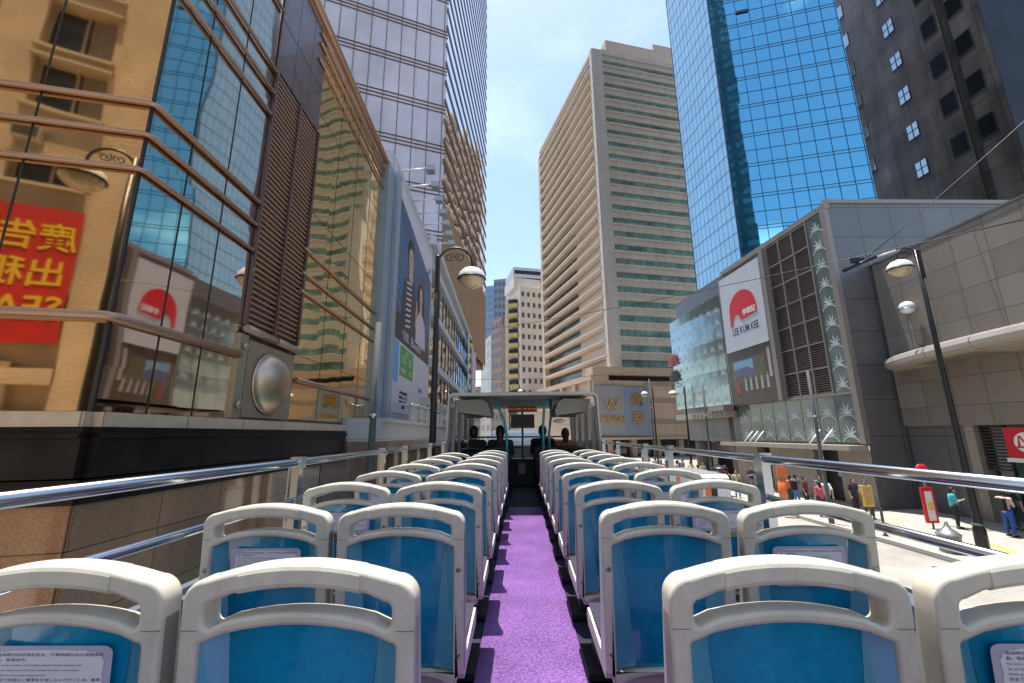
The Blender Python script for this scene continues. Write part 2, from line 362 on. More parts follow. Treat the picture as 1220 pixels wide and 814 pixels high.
MB().box(fb, -3.2, 17, .0, .95, 3.95, 4.42).box(fb, -3.2, 17, .0, 1.1, 4.42, 4.5).build('canopy', mat('canopy_white', (.50, .49, .48), .45, noise=(3, .05), grid=(1.6, 2, .012, .6, .03)), B, bevel=.01)
MB().box(fb, -3.2, 33, -.4, -.3, 0, 3.95).build('shopfront_glass', M_glassdark, B)
MB().box(fb, -3.3, 33, -.3, .2, 3.5, 3.95).build('shopfront_fascia', M_bronze2, B)
for k in range(8): MB().box(fb, 1.5+k*3.9, 2.0+k*3.9, -.3, .1, 0, 3.5).build('shopfront_pier', M_champ, B)
for k in range(9): MB().box(fb, -.8+k*2.6, .9+k*2.6, -.28, -.22, 2.5+.2*(k % 3), 3.3).build('shop_sign_band', mat('shop_sign_tan', (.30, .17, .08), .5, noise=(4, .4)), B)
MB().box(fb, -.1, 7.3, .9, .94, 4.5, 5.05).build('railing_glass', mat('railing_glass_tint', (.35, .42, .42), .08, alpha=.5), B)
rl_ = MB().tube([fb(-.1, .95, 5.06), fb(16, .95, 5.06)], .03, 8)
for k in range(14): rl_.tube([fb(.1+k*1.2, .95, 4.5), fb(.1+k*1.2, .95, 5.06)], .018, 6)
rl_.build('railing', M_chrome, B)
# advertisement: a printed sheet, figures drawn flat on it
ad = thing('billboard', 'tall advertisement with striped man and woman on dark blue over a green panel', 'billboard', tuple(fb(3.6, .12, 4.8)))
M_adb = mat('ad_night_blue', (.014, .05, .14), .35, noise=(.9, .7)); M_adw = mat('ad_white', (.56, .53, .58), .4)
M_addk = mat('ad_black', (.02, .022, .03), .4); M_skin = mat('ad_skin', (.50, .32, .24), .5); M_hair = mat('ad_hair', (.02, .016, .014), .5)
M_adg = mat('ad_green', (.05, .30, .035), .4); M_adcy = mat('ad_light_blue', (.08, .32, .62), .4); M_pk = mat('ad_pale_pink', (.58, .47, .50), .45)
MB().poly(fb, [(.25, 4.85), (7.15, 4.85), (7.15, 13.25), (.25, 13.25)], .12, .15).build('white_sheet', M_adw, ad)
pic = MB(); P0, P1 = .45, 7.0
pic.poly(fb, [(P0, 7.75), (P1, 7.75), (P1, 11.7), (P0, 12.75)], .15, .154, 0)
for k in range(7):
    zz = 9.0+k*.5; pic.poly(fb, [(P0, zz), (P0+2.0, zz-1.1-.12*k), (P0+2.0, zz-1.06-.12*k), (P0, zz+.08)], .154, .157, 1)
for k in range(5): pic.poly(fb, [(5.6+k*.28, 8.6), (5.64+k*.28, 8.6), (5.72+k*.28, 11.2-.2*k), (5.66+k*.28, 11.2-.2*k)], .154, .157, 1)
pic.poly(fb, [(P0, 7.4), (P1, 7.4), (P1, 8.1), (P0, 8.4)], .157, .16, 2); pic.build('picture', [M_adb, M_adcy, M_addk], ad)
def ell(cx, cz, a, b_, n=26, t=0): return [(cx+a*math.cos(2*math.pi*k/n+t), cz+b_*math.sin(2*math.pi*k/n+t)) for k in range(n)]
man = MB()
man.poly(fb, [(1.2, 7.9), (1.35, 9.0), (1.6, 9.9), (2.35, 10.25), (2.75, 10.28), (3.4, 9.95), (3.75, 9.2), (3.9, 8.0)], .157, .163, 2)
man.poly(fb, [(2.2, 10.2), (2.22, 10.6), (2.85, 10.6), (2.9, 10.22), (2.55, 10.05)], .163, .165, 0)
man.poly(fb, ell(2.5, 11.0, .40, .56), .165, .168, 0)
man.poly(fb, [(2.08, 11.05), (2.02, 11.5), (2.25, 11.82), (2.7, 11.86), (3.0, 11.55), (2.95, 11.1), (2.88, 11.4), (2.5, 11.5), (2.15, 11.38)], .168, .171, 1)
for ex in (2.34, 2.68): man.poly(fb, ell(ex, 11.05, .07, .028), .168, .170, 1); man.poly(fb, [(ex-.11, 11.13), (ex+.11, 11.15), (ex+.11, 11.18), (ex-.11, 11.16)], .168, .170, 1)
man.poly(fb, ell(2.52, 10.68, .12, .03), .168, .170, 3); man.poly(fb, [(2.5, 11.0), (2.57, 10.84), (2.47, 10.83)], .168, .170, 3)
for k in range(9): man.poly(fb, [(1.95, 8.1+k*.22), (2.75, 8.25+k*.22), (2.75, 8.33+k*.22), (1.95, 8.18+k*.22)], .163, .166, 4)
man.build('printed_man', [M_skin, M_hair, M_addk, mat('ad_lips', (.30, .14, .12), .5), M_adw], ad)
wo = MB()
wo.poly(fb, [(4.0, 10.0), (3.95, 9.3), (4.0, 8.6), (5.6, 8.5), (5.5, 9.6), (5.3, 10.4), (4.9, 10.75), (4.35, 10.7)], .163, .166, 1)
wo.poly(fb, [(3.75, 7.9), (3.85, 8.9), (4.3, 9.35), (5.1, 9.35), (5.7, 9.0), (5.95, 7.9)], .166, .169, 2)
wo.poly(fb, [(4.4, 9.3), (4.42, 9.75), (4.9, 9.75), (4.98, 9.3)], .168, .170, 0); wo.poly(fb, ell(4.63, 10.1, .33, .46), .170, .173, 0)
for ex in (4.5, 4.78): wo.poly(fb, ell(ex, 10.14, .055, .024), .173, .175, 1)
wo.poly(fb, ell(4.65, 9.84, .1, .03), .173, .175, 3)
wo.poly(fb, [(3.55, 8.5), (3.75, 8.45), (3.95, 9.3), (3.85, 9.75), (3.7, 9.7), (3.6, 9.2)], .170, .173, 0)
wo.build('printed_woman', [M_skin, M_hair, M_pk, mat('ad_lips', (.30, .14, .12), .5)], ad)
lo = MB()
lo.poly(fb, [(.55, 5.9), (1.25, 5.9), (1.25, 7.35), (.55, 7.35)], .15, .154, 0)
lo.poly(fb, [(1.45, 6.2), (3.6, 6.2), (3.6, 7.3), (1.45, 7.3)], .15, .156, 1)
for k in range(3): lo.poly(fb, ell(6.2+.2*k, 11.9+.16*k, .22, .12, 14, .6), .154, .158, 2)
lo.build('printed_panels', [M_adcy, M_adg, mat('ad_logo_teal', (.03, .30, .42), .4)], ad)
tx = MB()
add_text(tx, fb, 3.4, .16, 7.6, '“自選，我Smap快D”', .42, mi=0, cj=True)
add_text(tx, fb, 2.0, .157, 6.7, '1.5%', .42, mi=0); add_text(tx, fb, 3.05, .157, 6.7, '2%', .42, mi=0)
add_text(tx, fb, 2.5, .157, 7.05, '高達', .22, mi=0, cj=True); add_text(tx, fb, 2.0, .157, 6.35, '現金回贈', .2, mi=0, cj=True); add_text(tx, fb, 3.1, .157, 6.35, '回贈', .2, mi=0, cj=True)
add_text(tx, fb, 2.5, .155, 7.42, '旅行購物優惠', .26, mi=1, cj=True); add_text(tx, fb, 5.2, .155, 5.9, '立即申請', .22, mi=2, cj=True)
for k in range(4): add_text(tx, fb, 2.2, .155, 5.55-k*.17, ['推廣受條款及細則約束', '優惠期至十二月三十一日', '借定唔借？還得到先好借', '服務熱線'][k], .12, mi=1, cj=True)
tx.build('lettering', [M_adw, M_addk, mat('ad_logo_teal', (.03, .30, .42), .4)], ad)
# floodlight arms above and below the advertisement
def flood(fr, s, z, up, i):
    p = fr(s, .12, z); t = thing('floodlight', 'white arm floodlight, %s from the near end in the row %s the advertisement' % (['first', 'second', 'third', 'fourth', 'fifth', 'sixth', 'seventh', 'eighth'][i], 'above' if up else 'below'), 'floodlight', tuple(p), group='floodlights round the advertisement')
    MB().tube([fr(s, .12, z), fr(s, 1.15, z+(.12 if up else -.1))], .035, 8).build('arm', M_white, t)
    MB().box(fr, s-.16, s+.16, 1.05, 1.35, z-.05, z+.17).build('lamp_head', mat('lamp_head_grey', (.4, .4, .4), .3, metal=.5), t, bevel=.02)
for i in range(7): flood(fb, .5+i*1.05, 13.75, True, i)
for i in range(6): flood(fb, .9+i*1.15, 5.15, False, i)

# ------------------------------------------------------------------ LEFT: tall tower behind the store
Cc = thing('office_tower', 'very tall lavender glass tower with brown bands rising behind the store', 'building', (-6.5, 33, 0))
fc1 = Fr(-6.5, 33, 68); fc2 = Fr(-6.5, 33, 3.2)
M_lav = mat('lavender_sky_glass', (.54, .49, .53), .34, metal=.2, noise=(.35, .12), grid=(1.3, 4.15, .0, 1, .07), stain=(.5, .06))  # reflection of the bright hazy sky is put into the pale mottled colour
M_mc2 = mirror('tower_side_glass', (.74, .70, .66), (1.4, 2.1), .006, .02, .4)
M_cop = mat('brown_band_metal', (.15, .095, .075), .55, metal=.1, noise=(4, .08), spec=.3)
MB().box(fc1, -30, -.02, -25, -.1, 14, 125).build('core', M_cop, Cc)
MB().wall(fc1, -30, 0, 14, 125).build('front_glass', M_lav, Cc, fix=False)
MB().wall(fc2, 0, 27, 24, 125).build('side_glass', M_mc2, Cc, fix=False)
bm_ = MB()
z = 16.4
while z < 125:
    for dz in (-.36, 0, .36): bm_.box(fc1, -30, .05, -.05, .06, z+dz-.045, z+dz+.045)
    z += 4.15
s = -.3
while s > -30: bm_.box(fc1, s-.025, s+.025, -.05, .05, 14, 125); s -= 1.3
bm_.build('front_bands', M_cop, Cc)
b2 = MB(); z = 25.6
while z < 125: b2.box(fc2, -.1, 27.1, -.1, .05, z-.27, z+.27); z += 2.07
b2.build('side_bands', M_cop, Cc)
MB().wall(fc2, 0, 27, 13.5, 24, .02).build('lower_panel', mat('tan_cladding', (.30, .17, .08), .5, noise=(2, .08), grid=(3, 2.4, .02, .7, .03)), Cc, fix=False)
MB().box(fc2, .1, 26.9, -25, -.3, 13, 124).build('tower_mass', M_cop, Cc)

# ------------------------------------------------------------------ behind the camera on the left: old sandstone block seen in the mirror glass
T = thing('old_apartment_block', 'weathered sand coloured apartment block across the side lane, seen mirrored in the amber glass', 'building', (-14, -9, 0))
ft = Fr(-7.4, -9, 270, 1)         # s runs towards -X, normal +Y
M_sand = mat('sandstone_render', (.56, .43, .29), .85, noise=(.8, .16), bump=(11, .014), stain=(.6, .12))
rec = [(1.95, 3.85, 17.6, 19.6), (1.95, 3.85, 15.2, 17.1), (1.95, 3.85, 12.4, 13.4)]
MB().box(ft, .2, 1.55, -1, .35, 0, 26).build('pier', M_sand, T)
wl = MB()
wl.box(ft, -3, .2, -1, .15, 0, 26)
zs = [0, 12.4, 13.4, 15.2, 17.1, 17.6, 19.6, 20.4, 22.2, 26]
wl.box(ft, 1.55, 1.95, -1, 0, 0, 26); wl.box(ft, 3.85, 5.2, -1, 0, 0, 26); wl.box(ft, 7.0, 16, -1, 0, 0, 26)
for i in range(0, len(zs)-1, 2): wl.box(ft, 1.95, 3.85, -1, 0, zs[i], zs[i+1]) ; wl.box(ft, 5.2, 7.0, -1, 0, zs[i], zs[i+1])
wl.build('wall', M_sand, T)
for s0, s1 in ((1.95, 3.85), (5.2, 7.0)):
    for z0, z1 in ((12.4, 13.4), (15.2, 17.1), (17.6, 19.6), (20.4, 22.2)):
        wnd = MB().box(ft, s0+.05, s1-.05, -.45, -.4, z0+.05, z1-.05).build('window', M_glassdark, T)
        fr_ = MB().box(ft, s0+.9, s0+.97, -.4, -.32, z0, z1).box(ft, s0-.1, s1+.1, .0, .14, z0-.12, z0).box(ft, s0-.1, s1+.1, 0, .14, z1, z1+.1).build('frame', mat('cream_frame', (.5, .42, .3), .7), wnd)
        if z0 > 15: MB().box(ft, s0+.1, s0+.8, -.39, -.35, z0+.1, z1-.1).build('curtain', mat('curtain', (.35, .27, .2), .8, grid=(.12, 5, .02, .6, .1)), wnd)
MB().box(ft, 2.6, 3.9, .0, .25, 4, 6.4).box(ft, 1.6, 6, .0, .4, 5.7, 6.2).box(ft, 1.6, 8, .0, .35, 4.6, 4.9).build('balcony_ledge', M_sand, T, bevel=.03)
ac = thing('air_conditioner', 'small boxed air conditioner on the sandstone block, seen mirrored', 'air conditioner', tuple(ft(3.5, 0, 14)))
MB().box(ft, 3.2, 3.9, 0, .3, 13.85, 14.35).build('case', mat('ac_case', (.5, .46, .38), .6), ac)
gl = MB()
for k in range(6): gl.box(ft, 3.25, 3.85, .3, .32, 13.9+k*.07, 13.93+k*.07)
gl.build('grille', M_dark, ac)
bn = thing('banner', 'red banner with yellow writing, seen mirrored in the amber glass', 'banner', tuple(ft(3.6, .36, 6.9)))
MB().box(ft, 1.6, 6.2, .36, .4, 6.95, 11.42).build('cloth', mat('banner_red', (.50, .012, .008), .6, noise=(1.5, .2)), bn)
bt = MB()
for txt, s_, z_, sz, cj_ in (('廣告', 2.62, 10.05, 1.0, True), ('出租', 2.72, 8.85, 1.0, True), ('SEAR', 2.75, 7.75, 1.0, False)):
    add_text(bt, ft, s_, .405, z_, txt, sz, cj=cj_, bold=.012, ext=.01)
bt.build('lettering', mat('banner_yellow', (.75, .5, .02), .6), bn)
# block opposite that closes the street behind
M_conc = mat('grey_concrete', (.30, .29, .27), .8, noise=(.6, .12), grid=(3.2, 3.2, .5, .25, .1), bump=(3, .02))
tag(MB().box(WORLD, 16, 33.5, -90, -60, 0, 190).build('office_block', mat('teal_office_glass', (.05, .13, .17), .2, noise=(.1, .4), grid=(30, 3.6, .9, .4, .4))), 'tall teal banded office block far behind the camera, right of the street', 'building')
tag(MB().box(WORLD, -40, -12, -80, -30, 0, 38).build('office_block', M_conc), 'grey office block far behind the camera on the left side of the street', 'building')
#@@

# ------------------------------------------------------------------ RIGHT: mall with louvres, logo sign and lily-pattern glass
G = thing('shopping_arcade', 'grey panelled shopping arcade with frosted lily glass, louvres and deep street canopy on the right', 'building', (18.3, 23.2, 0))
gf = Fr(18.3, 23.2, -5.5, -1); gs = Fr(18.3, 23.2, 87.5, 1)
M_gp = mat('grey_metal_panel', (.155, .155, .16), .38, metal=.35, noise=(1.5, .07), grid=(1.9, 1.9, .02, .35, .05), stain=(.7, .08))
M_beige = mat('beige_stone_panel', (.29, .25, .21), .65, noise=(4, .08), grid=(1.15, 4, .014, .5, .05), stain=(.8, .08))
M_lou = mat('brown_louvre', (.15, .115, .10), .5, metal=.3, noise=(6, .1))
M_frame = mat('warm_grey_frame', (.27, .235, .21), .45, metal=.3, noise=(5, .08))
M_lglass = mat('green_grey_glass', (.13, .165, .16), .12, noise=(1.1, .25), spec=.9)
M_frost = mat('frosted_lily_pattern', (.48, .56, .53), .5, noise=(3, .15))
MB().box(gf, .0, 20, -14, -.12, 3.3, 17.2).build('core', M_gp, G)
MB().wall(gs, 0, 16, 0, 17.35, .0).build('side_wall', M_gp, G, fix=False)
MB().box(gs, -.05, 16, -.1, .06, 17.35, 17.6).box(gf, -.05, 11.0, -.2, .12, 17.0, 17.35).build('coping', M_frame, G, bevel=.01)
MB().box(gf, -.02, .32, -.12, .18, 3.4, 17.0).build('corner_post', M_frame, G, bevel=.01)
def lily(mb, fr, s, z, k, d, mi=1):
    """frosted lily: fan of pointed leaves above a low arc"""
    for a, ln in ((-78, .50), (-48, .66), (-20, .80), (10, .84), (38, .68), (70, .55)):
        a += random.uniform(-5, 5); pts = []; n = 6
        for sd in (1, -1):
            rg = range(n+1) if sd == 1 else range(n-1, 0, -1)
            for i in rg:
                u = i/n; r = u*ln*k; wv = .055*k*math.sin(math.pi*min(1, u*1.02))**.7; an = R(a*(.75+.45*u))
                cx, cz = r*math.sin(an), r*math.cos(an); pts.append((s+cx+sd*wv*math.cos(an), z+cz-sd*wv*math.sin(an)))
        mb.poly(fr, pts, d, d, mi)
    pts = [(s+.74*k*math.cos(t), z-.52*k+.52*k*math.sin(t)) for t in [math.pi*(.08+.84*i/14) for i in range(15)]]
    inn = [(s+.66*k*math.cos(t), z-.52*k+.44*k*math.sin(t)) for t in [math.pi*(.92-.84*i/14) for i in range(15)]]
    for i in range(14): mb.face([fr(pts[i][0], d, pts[i][1]), fr(pts[i+1][0], d, pts[i+1][1]), fr(inn[13-i][0], d, inn[13-i][1]), fr(inn[14-i][0], d, inn[14-i][1])], mi)
def lily_panel(fr, s0, s1, z0, z1, par, sp=1.28, cols=1, m=None):
    mb = MB().wall(fr, s0, s1, z0, z1, .05, 0); dz = sp; wd = (s1-s0)/cols; r = 0; z = z0+.35
    while z < z1-.35:
        for c in range(cols): lily(mb, fr, s0+wd*(c+.5+(.22 if r % 2 else -.12)*(cols > 1)), z, min(wd*.62, .95), .056)
        z += dz*.93; r += 1
    mb.build('lily_glass', [m or M_lglass, M_frost], par, fix=False)
lily_panel(gf, .34, 1.5, 6.2, 16.95, G)
for k in range(8): lily_panel(gf, .34+k*1.32, .34+(k+1)*1.32-.04, 3.45, 6.05, G)
MB().box(gf, .3, 11.0, -.1, .16, 6.06, 6.19).build('band', M_frame, G)
# louvres in three bays
for k in range(3):
    s0 = 1.6+k*1.25; lm = MB(); z = 6.3
    while z < 16.8: lm.box(gf, s0+.05, s0+1.2, -.05, .08, z, z+.05); z += .14
    lm.build('louvre_panel', M_lou, G)
lf = MB()
for k in range(4): lf.box(gf, 1.53+k*1.25, 1.61+k*1.25, -.1, .14, 6.2, 17.0)
for k in range(8): lf.box(gf, 1.5, 5.4, -.1, .11, 6.2+k*1.52, 6.28+k*1.52)
lf.build('louvre_frame', M_frame, G); MB().box(gf, 1.5, 5.4, -.11, -.09, 6.2, 17).build('louvre_backing', M_dark, G)
MB().box(gf, 5.35, 5.75, -.1, .42, 6.1, 16.9).box(gf, 10.9, 11.05, -.1, .42, 6.1, 16.6).build('sign_frame', M_champ if False else M_frame, G, bevel=.01)
# canopy, ground floor
MB().box(gf, .05, 12.2, .0, 1.1, 3.05, 3.32).build('canopy', mat('canopy_warm_grey', (.37, .335, .29), .5, noise=(3, .06), grid=(1.5, 2, .012, .5, .04)), G, bevel=.02)
MB().box(gf, .0, 2.1, -.5, 0, 0, 3.05).box(gf, 3.9, 7.9, -.5, 0, 0, 3.05).box(gf, 9.3, 11.9, -.5, 0, 0, 3.05).build('ground_wall', M_beige, G)
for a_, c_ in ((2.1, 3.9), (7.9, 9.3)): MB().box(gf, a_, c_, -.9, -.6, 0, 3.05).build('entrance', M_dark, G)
tag(MB().box(gf, 2.55, 2.95, -.6, -.57, 1.5, 2.0).build('notice', mat('notice_grey', (.5, .5, .5), .5)), 'small grey notice in the dark arcade entrance', 'notice')
for k in range(5): MB().tube([gf(9.2-.62*k if k < 3 else 2.9-(k-3)*.9, 1.0, 3.34), gf(9.2-.62*k if k < 3 else 2.9-(k-3)*.9, .18, 4.15)], .045, 8).build('sign_strut', M_white, G)
MB().lathe(gf(12.4, -.9, 0), [(.85, 0), (.85, 5.4)], 32).build('round_column', M_beige, G)
MB().lathe(gf(18.6, -.9, 0), [(.7, 0), (.7, 5.4)], 32).build('round_column', M_beige, G)
MB().box(gf, 11.4, 20, -1.6, .9, 5.25, 5.75).build('canopy', mat('canopy_warm_grey', (.37, .335, .29), .5), G, bevel=.03)
MB().box(gf, 11.1, 13.4, .3, 1.15, 5.75, 6.2).build('canopy_box', M_frame, G, bevel=.02)
sf = MB()
for k in range(9): sf.box(gf, 11.2+k*.62, 11.55+k*.62, .9, .96, 5.3, 5.7)
sf.build('canopy_squares', M_beige, G)
MB().box(gf, 13.2, 20, -2.2, -2.0, 0, 5.3).build('shop_glass', M_glassdark, G)
MB().box(gf, 13.6, 19.6, -2.0, -1.9, 3.2, 4.0).build('shop_sign_timber', mat('timber_fascia', (.25, .11, .04), .5, noise=(4, .2)), G)
MB().box(gf, 13.6, 19.6, -2.0, -1.85, 4.1, 5.0).build('shop_window', mat('greenish_window', (.14, .22, .2), .2), G)
MB().box(gf, 13.6, 19.6, -2.0, -1.8, 2.4, 3.1).build('shop_band', M_beige, G)
# curved frosted glass wall
cg = MB(); pts = []
for i in range(9):
    s = 11.2+i*1.05; d = .35+.5*math.sin(i/8*math.pi*.55); pts.append((s, d))
M_cg = mirror('curtain_teal_glass', (.36, .47, .51), (1.05, 1.3), .07, .05, .8, rough=.28)
for i in range(8):
    a = gf(*pts[i], 0); c = gf(*pts[i+1], 0); dx = c-a; f_ = Fr(a.x, a.y, math.degrees(math.atan2(dx.x, dx.y)), -1)
    lily_panel(f_, 0, dx.length-.03, 6.25, 15.4-.05*i, G, sp=1.15, m=M_cg)
# vegetation-like decoration at the far end
ds = thing('hanging_ornament', 'red and silver fan shaped ornament on the far end of the teal lily glass', 'ornament', tuple(gf(19.9, 1.0, 9)))
for nm_, m_, z0 in (('fan', mat('ornament_red', (.35, .03, .02), .35), 10.6), ('body', M_black, 9.0)):
    ob = MB()
    for k in range(9):
        a_ = R(-80+k*20); ob.poly(gf, [(19.3, z0), (19.3+1.0*math.sin(a_-.1), z0+1.0*math.cos(a_-.1)), (19.3+1.25*math.sin(a_), z0+1.25*math.cos(a_)), (19.3+1.0*math.sin(a_+.1), z0+1.0*math.cos(a_+.1))], .95+.01*k, 1.02+.01*k)
    ob.build(nm_, m_, ds)
# logo sign above, photograph panel below
sg = thing('shop_sign', 'white illuminated style sign with red half-round logo and dark blue letters', 'sign', tuple(gf(8.3, .1, 6)))
M_sgw = mat('sign_white', (.52, .55, .58), .35, noise=(2, .04), grid=(5.2, 2.9, .012, .7, .02)); M_red = mat('logo_red', (.60, .012, .02), .4); M_navy = mat('logo_navy', (.03, .03, .10), .4)
MB().box(gf, 5.8, 10.85, .1, .45, 10.25, 16.45).build('panel', M_sgw, sg, bevel=.02)
lm = MB(); cx, cz = 8.15, 13.2
# viewer reads right-to-left along s, so mirror the outline
out_ = [(cx+1.75, cz-1.0), (cx+1.72, cz-.2)]+[(cx+.1+1.62*math.cos(t), cz+.1+1.45*math.sin(t)) for t in [math.pi*i/20 for i in range(1, 20)]]+[(cx-1.6, cz-.25), (cx-1.6, cz-.55), (cx+.35, cz-.75), (cx+.55, cz-.3), (cx+.95, cz-.15), (cx+1.3, cz-.45), (cx+1.42, cz-1.0)]
lm.poly(gf, out_, .45, .475); lm.build('logo', M_red, sg)
lt = MB(); add_text(lt, gf, cx-.68, .476, cz-.42, '李錦記', .52, flip=True, cj=True, bold=.012); lt.build('logo_characters', mat('logo_white', (.75, .75, .75), .4), sg)
ln_ = MB(); add_text(ln_, gf, cx+.05, .452, cz-1.75, 'LEE KUM KEE', .80, flip=True, sx=.68, ext=.008, bold=.004); ln_.build('lettering', M_navy, sg)
ph = thing('picture_panel', 'dark photograph panel of figures at a table under the logo sign', 'advertisement', tuple(gf(8.3, .1, 6)))
MB().box(gf, 5.8, 10.85, .1, .4, 6.1, 10.22).build('panel', mat('photo_dark_brown', (.07, .045, .032), .35, noise=(1.2, .35)), ph)
pp = MB()
pp.poly(gf, [(6.6, 7.7), (10.7, 7.7), (10.7, 9.5), (6.6, 9.5)], .4, .403, 0); pp.poly(gf, [(7.9, 8.2), (10.3, 8.2), (10.3, 9.4), (7.9, 9.4)], .403, .406, 1)
pp.poly(gf, [(7.9, 8.2), (10.3, 8.2), (10.3, 8.75), (8.6, 8.9), (7.9, 8.6)], .406, .408, 2); pp.poly(gf, [(5.95, 7.8), (6.25, 7.8), (6.25, 9.9), (5.95, 9.9)], .403, .406, 3)
for k in range(5):
    c_ = 6.5+k*.62; pp.poly(gf, [(c_-.14, 7.1), (c_+.14, 7.1), (c_+.1, 8.0), (c_-.1, 8.0)], .408, .412, 3); pp.poly(gf, ell(c_, 8.12, .1, .13, 12), .408, .412, 4)
pp.poly(gf, [(9.6, 6.9), (10.3, 6.9), (10.2, 7.9), (9.8, 7.95)], .408, .412, 5); pp.poly(gf, ell(10.2, 8.3, .12, .16, 12), .408, .412, 4); pp.poly(gf, [(10.05, 7.4), (10.4, 7.4), (10.35, 8.15), (10.05, 8.15)], .408, .411, 2)
pp.build('picture', [mat('photo_olive', (.10, .09, .06), .4), mat('photo_sky', (.16, .34, .48), .4), mat('photo_sea', (.10, .10, .20), .4), mat('photo_pale', (.35, .35, .34), .4), mat('photo_face', (.25, .13, .08), .4), mat('photo_rust', (.22, .05, .02), .4)], ph)

# ------------------------------------------------------------------ RIGHT: granite building with curved canopy and station entrance
H = thing('granite_building', 'granite clad building on the right with a curved metal canopy over a glass station entrance', 'building', (20.3, 23.3, 0))
hf = Fr(20.3, 23.2, 178, 1)        # s towards the camera, d towards the street
M_h = mat('speckled_granite', (.205, .18, .15), .6, noise=(28, .16), grid=(1.42, 1.3, .014, .35, .13), stain=(.6, .1))
M_can = mat('canopy_cream_metal', (.36, .33, .29), .35, metal=.2, noise=(2, .04))
MB().box(hf, 0, 34, -14, 0, 4.28, 13.3).build('wall', M_h, H)
MB().box(hf, -.05, 34, -.3, .04, 13.3, 13.42).build('coping', M_gp, H)
MB().box(hf, .0, 2.8, -1.4, -.15, 0, 4.28).build('lower_wall', M_gp, H)
MB().box(hf, 2.85, 3.25, -.7, -.1, 0, 4.28).build('pier', M_beige, H)
lw = MB()
for k in range(14): lw.box(hf, 3.3, 4.2, -.5, -.3, 2.35+k*.14, 2.42+k*.14)
lw.build('vent_louvre', M_dark, H)
for k in range(9):
    s0 = 4.3+k*1.7; MB().box(hf, s0, s0+1.62, -.42, -.38, 0, 4.25).build('glass_panel', mat('station_green_glass', (.035, .06, .05), .06, spec=.8, noise=(.7, .3)), H)
    MB().box(hf, s0-.07, s0-.01, -.45, -.3, 0, 4.25).build('glass_frame', M_black, H)
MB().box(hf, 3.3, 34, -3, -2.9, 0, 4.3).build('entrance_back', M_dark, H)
# canopy: flat slab with a rounded metal nose, tapering out from the left
def cw(s): return 2.4*math.sqrt(max(0, 1-((9.5-min(s, 9.5))/9.2)**2))+.02
cp = MB(); ss = [.32+i*.4 for i in range(80)]
prof = [(0, .0), (.42, .02), (.62, .12), (.70, .30), (.62, .50), (.42, .60), (0, .62)]
for i in range(len(ss)-1):
    a, c = ss[i], ss[i+1]
    for j in range(len(prof)-1):
        def P(s, pr): return hf(s, max(0, cw(s)-.35)+min(pr[0], cw(s)), 7.15+pr[1]+.012*s)
        cp.face([P(a, prof[j]), P(c, prof[j]), P(c, prof[j+1]), P(a, prof[j+1])], 0, sm=True)
    cp.face([hf(a, 0, 7.15+.012*a), hf(c, 0, 7.15+.012*c), P(c, prof[0]), P(a, prof[0])], 1); cp.face([hf(a, 0, 7.77+.012*a), P(a, prof[-1]), P(c, prof[-1]), hf(c, 0, 7.77+.012*c)], 0)
cp.build('canopy', [M_can, mat('canopy_soffit', (.32, .28, .24), .6, grid=(1.8, 1.8, .02, .5, .03))], H, fix=False)
cs = MB()
for s in (1.9, 4.1, 6.3, 8.7, 11.2, 13.8):
    pts = [hf(s, max(0, cw(s)-.35)+min(p[0], cw(s))*1.012+.003, 7.15+p[1]*1.01+.012*s-.002) for p in prof]; cs.tube(pts, .012, 5)
cs.build('canopy_joint', M_frame, H)
wg = thing('wall_lamp', 'white globe wall lamp on a steel stem against the granite wall', 'wall lamp', tuple(hf(1.95, .35, 8.4)))
MB().lathe(hf(1.95, .42, 10.25), [(.001, -.34), (.12, -.31), (.24, -.23), (.32, -.1), (.34, .02), (.31, .14), (.22, .26), (.1, .32), (.001, .34)], 24).build('globe', mat('globe_white', (.78, .77, .74), .25, coat=.4), wg)
MB().lathe(hf(1.95, .42, 10.17), [(.345, -.02), (.352, 0), (.345, .03)], 24).build('rim', M_chrome, wg)
MB().tube([hf(1.95, .42, 9.93), hf(1.95, .42, 8.3), hf(1.95, .02, 8.2)], .07, 10).build('stem', M_frame, wg)
mt = thing('station_sign', 'red station sign with a white round emblem hanging over the glass entrance', 'sign', tuple(hf(5.1, .0, 2.8)))
MB().box(hf, 4.55, 5.95, -.1, .1, 2.95, 4.16).build('panel', mat('station_red', (.55, .012, .025), .4), mt, bevel=.01)
MB().box(hf, 4.5, 6.0, -.12, .14, 2.76, 2.93).build('lower_rail', M_white, mt)
em = MB(); n_ = 40; c0, z0_ = 5.27, 3.56
em.poly(hf, ell(c0, z0_, .40, .40, 40), .101, .106, 0)
W_ = lambda pts: [(c0+x, z0_+y) for x, y in pts]
em.poly(hf, W_([(-.30, -.22), (-.19, -.22), (-.19, .26), (-.22, .26)]), .106, .112, 1); em.poly(hf, W_([(.30, -.22), (.19, -.22), (.19, .26), (.22, .26)]), .106, .112, 1)
em.poly(hf, W_([(-.23, .27), (-.15, .27), (.04, -.05), (-.04, -.05)]), .106, .112, 1); em.poly(hf, W_([(.23, .27), (.15, .27), (-.04, -.05), (.04, -.05)]), .1062, .1122, 1)
em.poly(hf, W_([(-.34, -.22), (.34, -.22), (.34, -.15), (-.34, -.15)]), .1064, .1124, 1)
em.build('emblem', [mat('emblem_white', (.78, .78, .76), .4), mat('station_red', (.55, .012, .025), .4)], mt)

